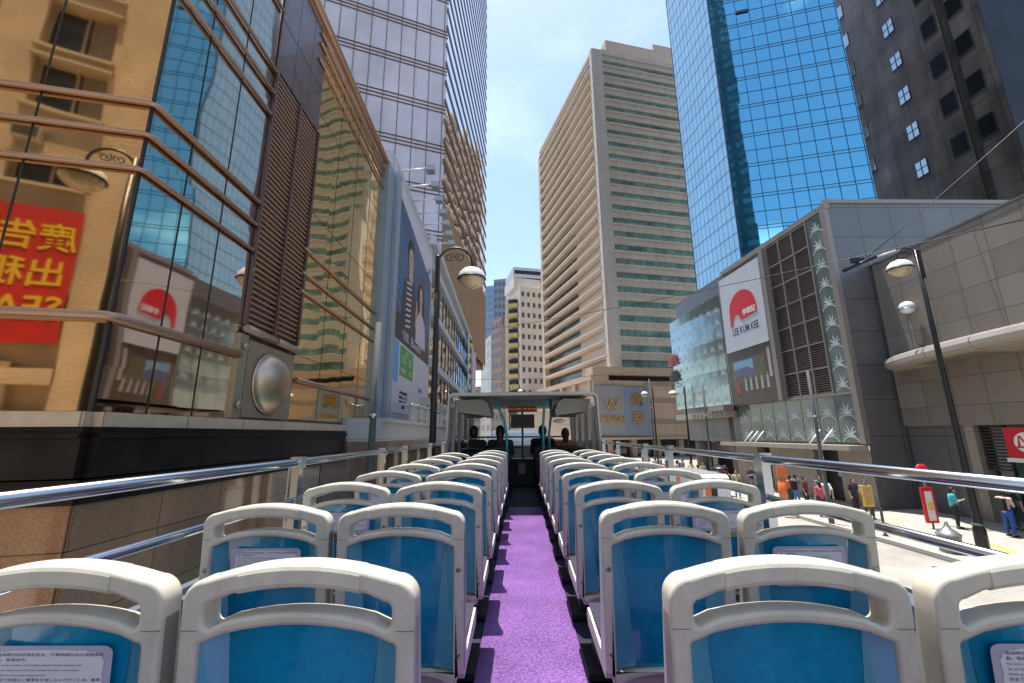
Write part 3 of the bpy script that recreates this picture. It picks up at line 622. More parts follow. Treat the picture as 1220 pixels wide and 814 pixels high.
# ------------------------------------------------------------------ RIGHT: dark tower
Fb = thing('dark_tower', 'dark charcoal panelled tower with small square windows and a vertical pipe', 'building', (47.6, 53.5, 0))
ff = Fr(47.6, 53.5, 177, 1)
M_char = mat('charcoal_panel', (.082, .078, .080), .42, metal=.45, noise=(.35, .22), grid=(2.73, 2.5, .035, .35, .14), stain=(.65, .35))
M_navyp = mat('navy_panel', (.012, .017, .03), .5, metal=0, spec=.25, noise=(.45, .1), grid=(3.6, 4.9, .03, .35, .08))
MB().box(ff, -1.3, 16.9, -30, 0, 0, 165).build('wall', M_char, Fb)
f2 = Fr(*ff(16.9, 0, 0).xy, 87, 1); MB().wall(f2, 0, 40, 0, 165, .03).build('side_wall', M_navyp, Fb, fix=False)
MB().tube([ff(13.6, .2, 10), ff(13.6, .2, 165)], .12, 8).build('drain_pipe', M_black, Fb)
M_wsky = mirror('tower_window_glass', (.36, .43, .45), (5, 5), .0, .006, .3, rough=.03)
def dwin(s0, s1, zc, h, cross):
    wn_ = MB().box(ff, s0, s1, -.01, .04, zc-h/2, zc+h/2).build('window', M_black, Fb)
    MB().wall(ff, s0+.1, s1-.1, zc-h/2+.1, zc+h/2-.1, .05).build('pane', M_wsky, wn_, fix=False)
    if cross: MB().box(ff, (s0+s1)/2-.045, (s0+s1)/2+.045, .03, .08, zc-h/2, zc+h/2).box(ff, s0, s1, .03, .078, zc-.045, zc+.045).build('bar', M_black, wn_)
for k in range(-1, 13):
    dwin(1.5, 2.75, 44.0+5.04*k, 2.1, False); dwin(7.3, 8.75, 39.5+5.07*k, 2.05, True)
    dwin(11.4, 13.0, 39.7+5.18*k, 2.25, False); dwin(14.1, 15.7, 39.8+5.11*k, 2.25, False)

# ------------------------------------------------------------------ RIGHT: blue glass tower
E_ = thing('glass_tower', 'tall bright blue mirror glass tower with a dark line grid', 'building', (22.5, 40.2, 14))
e2 = Fr(22.5, 40.2, 103, 1); e1 = Fr(22.5, 40.2, -8, -1)
M_e2 = mirror('blue_mirror_glass', (.18, .49, .63), (1.365, 3.54), .002, .0015, .4, rough=.02); M_e1 = mat('pale_blue_glass', (.26, .54, .76), .2, metal=.2, noise=(.3, .1), spec=1, coat=.5)
MB().wall(e2, 0, 12.4, 14, 110).build('front_glass', M_e2, E_, fix=False); MB().wall(e1, 0, 8.3, 14, 110).build('side_glass', M_e1, E_, fix=False)
eo = e2(12.4, 0, 0); ep = e1(8.3, 0, 0)
MB().prism([(22.6, 40.4), (eo.x, eo.y+.1), (eo.x+1.5, eo.y+16), (ep.x+3.9, ep.y+8), (ep.x+.15, ep.y-.05)], 14, 109).build('core', M_black, E_)
M_gl = mat('dark_blue_mullion', (.02, .05, .09), .4, metal=.4)
gm = MB()
for k in range(10): gm.box(e2, k*1.365-.024, k*1.365+.024, -.05, .035, 14, 110)
z = 13.5
while z < 110:
    gm.box(e2, 0, 12.4, -.02, .025, z-.03, z+.03); gm.box(e2, 0, 12.4, -.02, .025, z+.31, z+.37); gm.box(e2, 0, 12.4, -.02, .025, z+1.86, z+1.92); z += 3.54
gm.build('front_grid', M_gl, E_)
gm = MB()
for k in range(11): gm.box(e1, k*.77-.013, k*.77+.013, -.05, .012, 14, 110)
z = 13.5
while z < 110: gm.box(e1, 0, 8.3, -.02, .015, z-.02, z+.02); gm.box(e1, 0, 8.3, -.02, .015, z+1.8, z+1.85); z += 3.54
gm.build('side_grid', M_gl, E_)
MB().box(e2, -.07, .07, -.1, .09, 14, 110).box(e1, 8.28, 8.34, -.12, .04, 14, 110).build('corner_trim', M_gl, E_)
MB().box(e2, 2.8, 4.05, .08, .12, 50.6, 50.95).build('open_window', M_gl, E_)

# ------------------------------------------------------------------ AHEAD: banded hotel tower on its podium
D = thing('hotel_tower', 'beige banded hotel tower with long ribbon windows and deep ledges above a stone podium', 'building', (17, 78, 0))
d2 = Fr(17, 78, 76, 1); d1 = Fr(17, 78, -16.5, -1)
M_hb = mat('hotel_beige_band', (.70, .63, .55), .7, noise=(1.5, .06), grid=(1.9, 3, .03, .7, .03), stain=(.5, .06))
M_hb1 = mat('hotel_tan_ledge', (.62, .50, .39), .7, noise=(1.5, .06))
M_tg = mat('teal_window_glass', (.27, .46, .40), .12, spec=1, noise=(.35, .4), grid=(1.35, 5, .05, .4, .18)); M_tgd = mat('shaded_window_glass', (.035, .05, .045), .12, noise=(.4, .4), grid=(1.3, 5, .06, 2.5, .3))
MB().box(d2, .3, 46, -24, -.8, 13, 84.5).box(d1, .5, 36, -20, -1.2, 13, 84.5).build('core', M_hb1, D)
MB().box(d2, -.2, 2.1, -1, .35, 15.6, 87.3).box(d1, -.2, .9, -1.5, .45, 15.6, 87.3).build('corner_pier', M_hb, D, bevel=.1)
MB().box(d1, 34.8, 36.2, -1.5, .5, 15.6, 85).build('end_pier', M_hb1, D)
for k in range(24):
    z = 16.1+k*2.93
    wb = MB().box(d2, 2.1, 46, -.8, -.35, z, z+1.5).build('ribbon_window', M_tg, D)
    MB().box(d2, 2.1, 46, -.8, .12, z+1.42, z+2.62).box(d2, 2.1, 46, -.5, .5, z+2.62, z+2.93).build('spandrel', M_hb, D)
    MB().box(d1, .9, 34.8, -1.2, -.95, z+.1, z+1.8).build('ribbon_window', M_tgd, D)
    MB().box(d1, .9, 34.8, -1.2, .35, z+1.7, z+2.05).box(d1, .9, 34.8, -.3, .62, z+2.05, z+2.5).box(d1, .9, 34.8, -1.2, .2, z+2.5, z+2.8).build('ledge', M_hb1, D)
MB().box(d2, 2.1, 46, -1, .3, 86.1, 87.6).box(d1, .9, 35, -1.2, .3, 84.9, 87.2).build('parapet', M_hb, D)
MB().box(d2, 5, 46, -16, -3.2, 84.5, 94.5).box(d2, 18, 23, -15, -3.8, 94.5, 97).build('penthouse', M_hb1, D)
# podium
Pd = thing('hotel_podium', 'tan stone hotel podium with recessed terrace and horizontal bands', 'building', (16, 77, 0))
M_pod = mat('podium_tan_stone', (.58, .41, .29), .65, noise=(1.2, .06), grid=(1.9, 2.9, .025, .65, .05)); M_pd2 = mat('podium_band', (.36, .27, .19), .7, noise=(2, .06))
p2 = Fr(12.9, 74.2, 76, 1); p1 = Fr(12.9, 74.2, -17, -1)
MB().box(p2, 0, 46, -14, 0, 3.3, 13.2).build('wall', M_pod, Pd); MB().box(p1, .0, 60, -14, 0, 3.3, 10.6).build('side_wall', M_pod, Pd)
MB().box(p2, -.2, 46, -3, .25, 14.2, 15.6).box(p1, 0, 60, -3, .5, 13.2, 14.2).box(p1, 0, 60, -3, .3, 10.6, 11.2).build('terrace_slab', M_pod, Pd)
for z in (5.6, 9.3, 12.3): MB().box(p2, 9.9, 46, -.2, .12, z, z+.8).build('band', M_pd2, Pd)
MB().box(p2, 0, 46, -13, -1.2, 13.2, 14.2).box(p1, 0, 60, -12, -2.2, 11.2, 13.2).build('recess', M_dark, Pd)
for k in range(9): MB().box(p1, 1+k*6.5, 2.4+k*6.5, -2.4, .2, 11.2, 13.2).build('terrace_pier', M_pod, Pd)
MB().box(p2, -.1, 46, -.5, 1.2, 2.9, 3.3).box(p1, 0, 60, -.5, 1.0, 2.9, 3.3).build('canopy', M_pod, Pd)
MB().box(p2, 0, 46, -2, -1, 0, 2.9).box(p1, 0, 60, -2, -1, 0, 2.9).build('shopfront', M_glassdark, Pd)
for k in range(10): MB().box(p2, 2.0+k*4.6, 2.9+k*4.6, -1, .1, 0, 2.9).build('pier', M_pod, Pd)
hs = thing('hotel_sign', 'blue grey sign wall with gold letters and two gold characters on the hotel podium', 'sign', tuple(p2(5, .1, 4)))
M_hs = mat('sign_blue_grey', (.34, .33, .34), .45, grid=(1.2, 5, .02, .75, .03)); M_gold = mat('gold_letter', (.62, .36, .12), .32, metal=.7)
MB().box(p2, -.3, 5.4, .25, .45, 3.6, 12.2).build('panel', M_hs, hs); MB().box(p2, 5.4, 10.2, .25, .5, 3.5, 12.0).build('panel', mat('sign_slate_blue', (.25, .29, .37), .4), hs)
ht = MB(); add_text(ht, p2, 2.9, .6, 8.0, 'W', 2.6, ext=.12, bold=.03); add_text(ht, p2, 2.9, .6, 5.9, 'WINGAI', 1.5, ext=.1, sx=.8, bold=.03)
add_text(ht, p2, 7.8, .6, 8.9, '商', 2.5, ext=.1, cj=True, bold=.03); add_text(ht, p2, 7.8, .6, 5.6, '幸', 2.6, ext=.1, cj=True, bold=.03); ht.build('lettering', M_gold, hs)

# ------------------------------------------------------------------ AHEAD: buildings at the end of the street
def tower(name, label, ax, ay, bx, by, dep, z0, z1, m, par_mat=None, floors=None, wcols=0, wm=None, ws=(.6, .5), cat='building'):
    """front face from a to b (seen from the street), windows floor by floor"""
    ang = math.degrees(math.atan2(bx-ax, by-ay)); fr = Fr(ax, ay, ang, 1); ln = math.hypot(bx-ax, by-ay)
    t = thing(name, label, cat, (ax, ay, 0)); MB().box(fr, 0, ln, -dep, 0, z0, z1).build('wall', m, t)
    if floors:
        fh = (z1-z0-1.5)/floors
        for k in range(floors):
            wb = MB()
            if wcols == 0: wb.box(fr, .4, ln-.4, -.2, .06, z0+1+k*fh+fh*.25, z0+1+k*fh+fh*.75)
            else:
                for c in range(wcols):
                    cw_ = ln/wcols; wb.box(fr, c*cw_+cw_*(1-ws[0])/2, c*cw_+cw_*(1+ws[0])/2, -.2, .05, z0+1+k*fh+fh*.25, z0+1+k*fh+fh*(.25+ws[1]))
            wb.build('window_row', wm or M_glassdark, t)
    return t, fr, ln
tower('blue_glass_tower', 'distant blue glass tower at the end of the street', -18.6, 200, -12.0, 198, 20, 0, 76, mat('far_blue_panel', (.20, .31, .44), .4, noise=(.2, .1)), floors=22, wm=mat('far_blue_glass', (.10, .22, .36), .15))
tower('grey_office_tower', 'distant grey office tower beside the blue one, with narrow window strips', -11.6, 185, -2.6, 183, 20, 0, 74, mat('far_grey_panel', (.19, .22, .27), .5, noise=(.3, .1)), floors=20, wcols=5, wm=mat('far_grey_glass', (.07, .10, .14), .2))
tt, fr, ln = tower('pink_brown_block', 'pinkish brown narrow block with a corner turret left of the yellow balconies', -8.8, 128, -5.2, 122, 12, 0, 38.5, mat('pink_brown_render', (.34, .24, .20), .8, noise=(.4, .1), stain=(.3, .1)), floors=12, wcols=3, wm=mat('far_dark_window', (.08, .08, .09), .3))
MB().box(Fr(-5.2, 122, 88), .0, 2.6, -8, 0, 0, 36).box(Fr(-5.2, 122, 88), .6, 1.6, -1.4, -.2, 36, 38).build('front_wall', mat('tan_render', (.42, .31, .23), .8, noise=(.4, .1)), tt)
tt, fr, ln = tower('white_apartment_block', 'white apartment block with a column of yellow balconies', .3, 118, 8.5, 121, 14, 0, 46.5, mat('white_render', (.66, .62, .55), .8, noise=(.5, .06), stain=(.4, .06)), floors=14, wcols=5, wm=mat('far_dark_window', (.08, .08, .09), .3), ws=(.45, .42))
fy = Fr(-3.8, 121, 108, 1)
MB().box(Fr(-4.2, 122, 103), 0, 4.4, -8, 0, 0, 44).build('balcony_wall', mat('white_render', (.60, .57, .52), .8), tt)
for k in range(14):
    z = 1.5+k*3.0
    by = MB().box(Fr(-3.4, 120.6, 103), 0, 3.2, 0, 1.0, z, z+1.2).build('balcony', mat('yellow_balcony', (.56, .44, .17), .6, noise=(.8, .15)), tt)
    MB().box(Fr(-3.4, 120.6, 103), .3, 2.9, -.7, .3, z+1.2, z+2.6).build('balcony_glass', M_glassdark, tt)
MB().box(fr, -1.5, 7, -10, -1, 46.5, 49.5).build('roof_house', mat('white_render', (.60, .57, .52), .8), tt)
tower('white_tower', 'pale grey white tower behind the apartment block, at the top of the view', -2.2, 165, 10, 168, 16, 0, 72, mat('far_white_panel', (.50, .53, .57), .6, noise=(.2, .06), grid=(2, 3, .25, .75, .05)), floors=22)
tower('cream_low_block', 'pale block with steel roof louvres beyond the store on the left', -14.0, 150, -9.4, 135, 12, 0, 36, mat('cream_render', (.55, .52, .48), .7, noise=(.4, .08)), floors=10, wcols=2)
tower('brown_street_block', 'low brown shop block closing the bend of the street', -26, 172, -4, 150, 12, 0, 22, mat('shop_brown', (.32, .22, .17), .8, noise=(.3, .12)), floors=6, wcols=8)
tower('pink_street_block', 'pink rendered block straight ahead seen through the bus windscreen', -4, 140, 4, 128, 10, 0, 20, mat('pink_render', (.46, .33, .27), .8, noise=(.3, .12)), floors=6, wcols=4)
#@@

# ------------------------------------------------------------------ THE BUS: deck, sides, rails, front shelter
M_navyfloor = mat('deck_navy_vinyl', (.012, .014, .035), .6, noise=(30, .2))
M_purple = mat('purple_speckled_vinyl', (.165, .072, .25), .42, noise=(75, .55), bump=(120, .0012), stain=(2.0, .22))
M_side = mat('bus_side_grey_blue', (.20, .25, .30), .22, metal=.3, noise=(4, .06), coat=.3)
M_in = mat('bus_inner_dark', (.055, .05, .075), .55, noise=(60, .2))
M_lt = mat('bus_shelter_grey', (.48, .46, .42), .45, noise=(5, .08), stain=(2, .1))
M_teal = mat('teal_handrail', (.01, .24, .25), .3, coat=.4)
CX = .037
bus = thing('open_top_bus', 'open top double deck bus with purple aisle floor, steel side rails and a covered front', 'bus', (CX, 3, 0))
MB().box(WORLD, CX-1.24, CX+1.24, -1.2, 11.2, 2.55, DECK-.01).build('deck', M_navyfloor, bus)
MB().box(WORLD, CX-.285, CX+.285, -1.2, 7.45, DECK-.008, DECK+.004).build('aisle_floor', M_purple, bus)
for sg_, nm_ in ((-1, 'l'), (1, 'r')):
    x = CX+sg_*1.24
    MB().box(WORLD, min(x, x+sg_*.05), max(x, x+sg_*.05), -1.2, 11.2, .45, 3.5).build('side_panel', mat('bus_outer_blue', (.03, .30, .50), .2, coat=.6), bus)
    MB().box(WORLD, min(x, x-sg_*.03), max(x, x-sg_*.03), -1.2, 7.0, DECK, 3.5).build('inner_lining', M_in, bus)
    MB().box(WORLD, min(x+sg_*.07, x-sg_*.05), max(x+sg_*.07, x-sg_*.05), -1.2, 7.0, 3.5, 3.56).build('side_capping', M_side, bus, bevel=.015)
    xr = CX+sg_*1.275
    MB().tube([(xr, -1.2, 3.955), (xr, 7.1, 3.955)], .021, 14).build('top_rail', M_chrome, bus)
    MB().tube([(xr, -1.2, 3.755), (xr, 7.1, 3.755)], .017, 14).build('lower_rail', M_chrome, bus)
    for y in (2.38, 3.86, 4.62, 5.9, 6.9, .4):
        if y == .4: continue
        MB().box(WORLD, xr-.022, xr+.022, y-.004, y+.045, 3.52, 3.97).box(WORLD, xr-.03, xr-.022, y-.015, y+.06, 3.54, 3.96).box(WORLD, xr-.028, xr+.034, y-.006, y+.05, 3.925, 3.985).build('rail_post', M_chrome, bus, bevel=.004)
MB().box(WORLD, CX-1.225, CX-1.155, 1.72, 2.25, 3.565, 3.585).box(WORLD, CX-1.22, CX-1.16, 1.8, 2.2, 3.585, 3.60).build('vent_cover', M_white, bus, bevel=.004)
for y in (-.6, 9.8):
    for sx_ in (-1, 1):
        MB().lathe((CX+sx_*1.15, y, .5), [(.001, -.14), (.45, -.13), (.5, -.1), (.5, .1), (.45, .13), (.001, .14)], 28, axis=Vector((1, 0, 0))).build('wheel', M_black, bus)
# shelter over the front seats
def hoop(y0, y1, name, m, w0=1.27, top=4.76, th=.07, par=bus):
    pts = []
    def prof(k):   # outer outline with rounded shoulders
        o_ = [(-w0-.0+k*.5, 3.5), (-w0+k*.6+.02, 4.1)]
        for i in range(9):
            t = math.pi*(1-i/16.); o_.append((-(w0-.15)+ (.11-k*.5)*math.cos(t)*1.0, top-.12+(.12-k)*math.sin(t)))
        return o_
    A_ = prof(0); Bq = prof(th)
    A_ = A_+[(-x, z) for x, z in reversed(A_)]; Bq = Bq+[(-x, z) for x, z in reversed(Bq)]
    def bow(x, z): return z+.028*(1-(x/w0)**2) if z > 4.4 else z
    mb = MB(); n = len(A_)
    for i in range(n-1):
        a, b_, c, d = A_[i], A_[i+1], Bq[i+1], Bq[i]
        P = lambda p, y: (CX+p[0], y, bow(*p))
        mb.face([P(a, y0), P(b_, y0), P(c, y0), P(d, y0)]); mb.face([P(a, y1), P(d, y1), P(c, y1), P(b_, y1)])
        mb.face([P(a, y0), P(a, y1), P(b_, y1), P(b_, y0)], sm=False); mb.face([P(d, y0), P(c, y0), P(c, y1), P(d, y1)])
    mb.build(name, m, par, bevel=0)
hoop(6.95, 7.12, 'rear_hoop', M_lt, th=.05)
hoop(10.7, 10.95, 'front_hoop', M_lt, th=.05)
rf = MB(); nn_ = 14
for i in range(nn_):
    x0, x1 = -1.12+i*2.24/nn_, -1.12+(i+1)*2.24/nn_; zf = lambda x: 4.755+.028*(1-(x/1.27)**2)
    rf.face([(CX+x0, 7.05, zf(x0)), (CX+x1, 7.05, zf(x1)), (CX+x1, 10.9, zf(x1)), (CX+x0, 10.9, zf(x0))]); rf.face([(CX+x0, 7.05, zf(x0)-.06), (CX+x0, 10.9, zf(x0)-.06), (CX+x1, 10.9, zf(x1)-.06), (CX+x1, 7.05, zf(x1)-.06)])
rf.build('roof', M_lt, bus, fix=False)
for sg_ in (-1, 1):
    x = CX+sg_*1.235
    MB().box(WORLD, min(x, x+sg_*.02), max(x, x+sg_*.02), 7.1, 10.8, 3.55, 4.55).build('side_window', mat('smoked_glass', (.03, .035, .035), .06, alpha=.6, spec=.8), bus)
    for y in (7.5, 8.4, 9.3, 10.2): MB().box(WORLD, min(x-sg_*.04, x+sg_*.03), max(x-sg_*.04, x+sg_*.03), y, y+.1, 3.5, 4.62).build('window_pillar', M_lt, bus, bevel=.01)
    MB().box(WORLD, min(x, x-sg_*.04), max(x, x-sg_*.04), 7.1, 10.8, DECK, 3.55).build('inner_lining', M_in, bus)
    xa = CX+sg_*.80
    MB().poly(Fr(0, 7.16, 90, -1), [(xa-sg_*.26, 4.47), (xa-sg_*.24, 4.39), (xa+sg_*.30, 4.46), (xa+sg_*.34, 4.66), (xa-sg_*.10, 4.675), (xa-sg_*.20, 4.62)], 0, 1.1).build('air_vent_unit', mat('vent_unit_grey', (.26, .245, .22), .5, noise=(5, .08)), bus, bevel=.012)
    MB().box(WORLD, xa-.16, xa+.1, 7.2, 7.5, 4.37, 4.41).build('vent_grille', M_dark, bus)
MB().tube([(CX-.46, 7.15, 4.70), (CX-.40, 7.15, 4.52), (CX-.30, 7.15, 4.28), (CX-.27, 7.15, 4.05), (CX-.27, 7.15, 2.9)], .022, 10).build('teal_pole', M_teal, bus)
MB().tube([(CX+.42, 7.15, 4.70), (CX+.36, 7.15, 4.5), (CX+.33, 7.15, 4.2), (CX+.33, 7.15, 2.9)], .022, 10).build('teal_pole', M_teal, bus)
MB().tube([(CX+.50, 7.6, 4.70), (CX+.50, 7.6, 4.4), (CX+.46, 7.6, 4.1), (CX+.46, 7.6, 2.9)], .022, 10).build('teal_pole', M_teal, bus)
fw = MB()
MB().box(WORLD, CX-1.2, CX+1.2, 10.86, 10.88, 3.5, 4.66).build('windscreen', mat('windscreen_glass', (.55, .65, .65), .03, alpha=.12, spec=.7), bus)
MB().box(WORLD, CX-1.24, CX+1.24, 10.8, 10.95, 2.6, 3.5).build('front_panel', M_in, bus)
MB().box(WORLD, CX-.02, CX+.03, 10.84, 10.9, 3.5, 4.66).build('windscreen_divider', M_black, bus)
for z in (3.78, 4.02): MB().tube([(CX-1.15, 10.7, z), (CX+1.15, 10.7, z)], .02, 10).build('teal_rail', M_teal, bus)
for x in (-.52, .0, .6): MB().tube([(CX+x, 10.7, 3.5), (CX+x, 10.7, 4.02)], .022, 10).build('teal_rail_post', M_teal, bus)
MB().box(WORLD, CX-.55, CX+.55, 10.6, 10.7, 2.9, 3.5).build('front_locker', mat('locker_grey', (.06, .06, .06), .5), bus)
MB().box(WORLD, CX-.1, CX+.06, 10.58, 10.6, 3.15, 3.4).build('notice_plate', mat('notice_grey', (.5, .5, .5), .5), bus)
ld = MB().box(WORLD, CX-.27, CX+.27, 8.0, 8.1, 4.50, 4.60).build('display_sign', M_black, bus)
lt2 = MB(); add_text(lt2, Fr(0, 7.997, 90, -1), CX, -.001, 4.53, 'WELCOME ON BOARD', .058, ext=.001); lt2.build('display_text', mat('led_orange', (.5, .1, .01), .5, emit=((1, .2, .04), .2)), ld)
mo = MB().box(WORLD, CX-.22, CX+.22, 8.0, 8.06, 4.20, 4.45).build('monitor', M_black, bus, bevel=.008)
MB().box(WORLD, CX-.20, CX+.20, 7.994, 7.999, 4.225, 4.43).build('screen', mat('monitor_screen', (.03, .018, .035), .5, noise=(6, .5)), mo)
MB().lathe((CX+.62, 7.4, 4.28), [(.08, 0), (.1, .03), (.05, .06)], 16).build('dome_lamp', M_white, bus)

# ------------------------------------------------------------------ seats
M_cream = mat('cream_plastic', (.60, .56, .46), .36, noise=(22, .07), stain=(9, .06), bump=(300, .0002), spec=.5, coat=.15)
M_creamin = mat('cream_plastic_side', (.58, .56, .50), .4, noise=(8, .06))
M_blue = mat('blue_plastic', (.003, .25, .46), .16, noise=(40, .10), stain=(6, .2), coat=.6, spec=.6)
M_blue2 = mat('blue_bevel_plastic', (.10, .34, .48), .22, noise=(5, .1), coat=.4)
M_fab = mat('seat_fabric', (.035, .03, .055), .9, noise=(120, .5))
M_screw = mat('screw_steel', (.3, .29, .27), .3, metal=.9)
SF = Fr(0, 0, 90, -1)          # s=+X, d=+Y
arch = lambda x: -.82*x*x
def arch_outline(top, halfw, bottom, rad, n=14):
    """closed outline: straight posts, rounded shoulders, arched top"""
    p = [(-halfw, bottom)]
    for i in range(8):
        t = math.pi-math.pi/2*i/7; cx = -halfw+rad; p.append((cx+rad*math.cos(t), top+arch(cx)-rad+rad*math.sin(t)))
    for i in range(1, n): x = -halfw+rad+(2*halfw-2*rad)*i/n; p.append((x, top+arch(x)))
    for i in range(8):
        t = math.pi/2-math.pi/2*i/7; cx = halfw-rad; p.append((cx+rad*math.cos(t), top+arch(cx)-rad+rad*math.sin(t)))
    p.append((halfw, bottom)); return p
def arched_hole(z0, z1, hw, rad):
    p = []
    def arc(cx, cz, t0):
        for i in range(5): t = t0+math.pi/2*i/4; p.append((cx+rad*math.cos(t), cz+rad*math.sin(t)))
    arc(hw-rad, z1+arch(hw)-rad, 0)
    for i in range(1, 10): x = hw-rad-(2*hw-2*rad)*i/10; p.append((x, z1+arch(x)))
    arc(-hw+rad, z1+arch(hw)-rad, math.pi/2); arc(-hw+rad, z0+arch(hw)+rad, math.pi)
    for i in range(1, 10): x = -hw+rad+(2*hw-2*rad)*i/10; p.append((x, z0+arch(x)))
    arc(hw-rad, z0+arch(hw)+rad, 1.5*math.pi); return p
def plate(outlines, depth, bev):
    cu = bpy.data.curves.new('c', 'CURVE'); cu.dimensions = '2D'; cu.fill_mode = 'BOTH'; cu.extrude = depth/2-bev; cu.bevel_depth = bev; cu.bevel_resolution = 2
    for o_ in outlines:
        sp = cu.splines.new('POLY'); sp.points.add(len(o_)-1); sp.use_cyclic_u = True
        for i, (x, y) in enumerate(o_): sp.points[i].co = (x, y, 0, 1)
    ob = bpy.data.objects.new('c', cu); COL.objects.link(ob); dg = bpy.context.evaluated_depsgraph_get(); dg.update()
    me = bpy.data.meshes.new_from_object(ob.evaluated_get(dg)); v = [x.co.copy() for x in me.vertices]; f = [list(p.vertices) for p in me.polygons]
    bpy.data.objects.remove(ob); bpy.data.curves.remove(cu); bpy.data.meshes.remove(me); return v, f
TOPZ, LEAN = .957, -.07          # lean: metres towards the rear per metre of height above the cushion
def lean(z): return LEAN*(z-.42) if z > .42 else 0
def seat_mesh_plate(name, outlines, y0, depth, bev, m, par, smooth=True):
    v, f = plate(outlines, depth, bev); mb = MB()
    # curve (x,y,z) -> seat (x, depth, height)
    mb.v = [Vector((p.x, y0+depth/2+p.z+lean(p.y), p.y)) for p in v]; mb.f = f; mb.m = [0]*len(f); mb.sm = [smooth]*len(f); mb.uv = [[(0, 0)]*len(x) for x in f]
    o = mb.build(name, m, par, local=True)
    return o
def make_seat(dark=False, sticker=False):
    t = thing('bus_seat', 'seat', 'seat')
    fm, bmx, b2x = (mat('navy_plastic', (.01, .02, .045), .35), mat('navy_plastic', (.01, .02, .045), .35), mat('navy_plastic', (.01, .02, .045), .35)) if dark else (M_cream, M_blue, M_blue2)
    hw = .225
    # frame: outer arch with hand slot and panel opening
    fr_ = seat_mesh_plate('back_frame', [arch_outline(TOPZ-.008, hw-.008, .418, .036), arched_hole(.864, .926, .188, .020), arched_hole(.415, .857, .197, .016)], .0, .055, .008, fm, t)
    # bulging grip cover on the top bar
    gp = MB(); pr_ = []
    for i in range(13):
        x = -.118+.236*i/12; zc = TOPZ-.0205+arch(x); y = .0275+lean(zc); e = .45
        pr_.append([(x, y+.0300*math.copysign(abs(math.cos(a))**e, math.cos(a)), zc+.0222*math.copysign(abs(math.sin(a))**e, math.sin(a))) for a in [2*math.pi*(k+.5)/14 for k in range(14)]])
    for i in range(12):
        for k in range(14): gp.face([pr_[i][k], pr_[i+1][k], pr_[i+1][(k+1) % 14], pr_[i][(k+1) % 14]], sm=True)
    gp.face(pr_[0][::-1]); gp.face(pr_[-1]); gp.build('hand_grip', fm, t, local=True)
    # blue shell: recessed pan with sloping cheeks
    sh = MB(); zt, zb = .868, .42
    ys = .012; yd = .034
    def q(x, z, y): return (x, y+lean(z), z)
    nx = 10; tw, bw = .150, .118
    for i in range(nx):
        a = -1+2*i/nx; c = -1+2*(i+1)/nx
        for (r0, r1) in ((0, 1), (1, 2), (2, 3), (3, 4)):
            z0, z1 = zb+(zt-zb)*r0/4, zb+(zt-zb)*r1/4; w0_, w1_ = bw+(tw-bw)*r0/4, bw+(tw-bw)*r1/4
            e = lambda x, zz, r: zz+(arch(x) if r == 4 else 0)
            bl = lambda u: yd-.012*(1-u*u)
            sh.face([q(a*w0_, e(a*w0_, z0, r0), bl(a)), q(c*w0_, e(c*w0_, z0, r0), bl(c)), q(c*w1_, e(c*w1_, z1, r1), bl(c)), q(a*w1_, e(a*w1_, z1, r1), bl(a))], 0, sm=True)
    sh.build('back_panel', bmx, t, local=True, fix=False)
    for g_ in (-1, 1):
        ck = MB().face([q(g_*.188, zb, ys), q(g_*bw, zb, yd), q(g_*tw, zt+arch(tw), yd), q(g_*.188, zt+arch(.188), ys)][::g_]); ck.build('panel_cheek', b2x, t, local=True, fix=False)
        # side shell of the frame
        sd = MB().poly(Fr(g_*hw, 0, 0, g_), [(.012+lean(.86), .86), (.05+lean(.86), .86), (.075+lean(.6), .6), (.10, .44), (.42, .46), (.45, .43), (.42, .395), (.03, .385), (.012, .42)], -.03, .0, 0); sd.build('side_shell', M_creamin if not dark else fm, t, local=True, bevel=.005)
        for z in (.74, .47):
            MB().lathe((g_*.206, .001+lean(z), z), [(.001, 0), (.0085, 0), (.009, .002), (.005, .003), (.001, .0025)], 10, axis=Vector((0, -1, 0))).build('screw', M_screw, t, local=True)
    jl = MB()
    for g_ in (-1, 1): jl.box(SF, min(g_*.1895, g_*.2235), max(g_*.1895, g_*.2235), lean(.84)-.0006, lean(.84)+.02, .8395, .8408)
    jl.build('joint_line', mat('joint_dark_cream', (.16, .15, .13), .6), t, local=True)  # dark cream seam across both posts of the frame
    MB().lathe((.04, .02+lean(.46), .455), [(.011, 0), (.012, .004), (.006, .006), (.001, .006)], 12, axis=Vector((0, -1, 0))).build('screw', M_screw, t, local=True)
    MB().box(SF, -.19, .19, .052, .082, .46, .785).build('back_cushion', M_fab, t, local=True, bevel=.012)
    MB().box(SF, -.215, .215, .07, .46, .40, .465).build('seat_cushion', M_fab, t, local=True, bevel=.02)
    MB().box(SF, -.195, .195, .03, .44, .36, .40).build('seat_pan', M_creamin if not dark else fm, t, local=True, bevel=.01)
    MB().box(SF, -.12, .12, .12, .36, .03, .36).box(SF, -.18, .18, .08, .4, .0, .03).build('pedestal', M_dark, t, local=True, bevel=.01)
    if sticker:
        st = MB(); zc = lean(.68)
        o_ = []
        for (cx, cz, t0) in ((.105, .745, 0), (-.105, .745, 1), (-.105, .58, 2), (.105, .58, 3)):
            for i in range(5): tt_ = math.pi/2*(t0+i/4); o_.append((cx+.02*math.cos(tt_), cz+.02*math.sin(tt_)))
        yy = .0145
        f_ = lambda x, z, d=0: (x, .0168-d+lean(z), z)
        sk = MB(); sk.face([f_(x, z) for x, z in o_], 0)
        inn = [(x*.9, .685+(z-.685)*.80) for x, z in [(.0+.115*math.cos(2*math.pi*i/48)*(1+0), .69+.06*math.sin(2*math.pi*i/48)) for i in range(48)]]
        bub = []
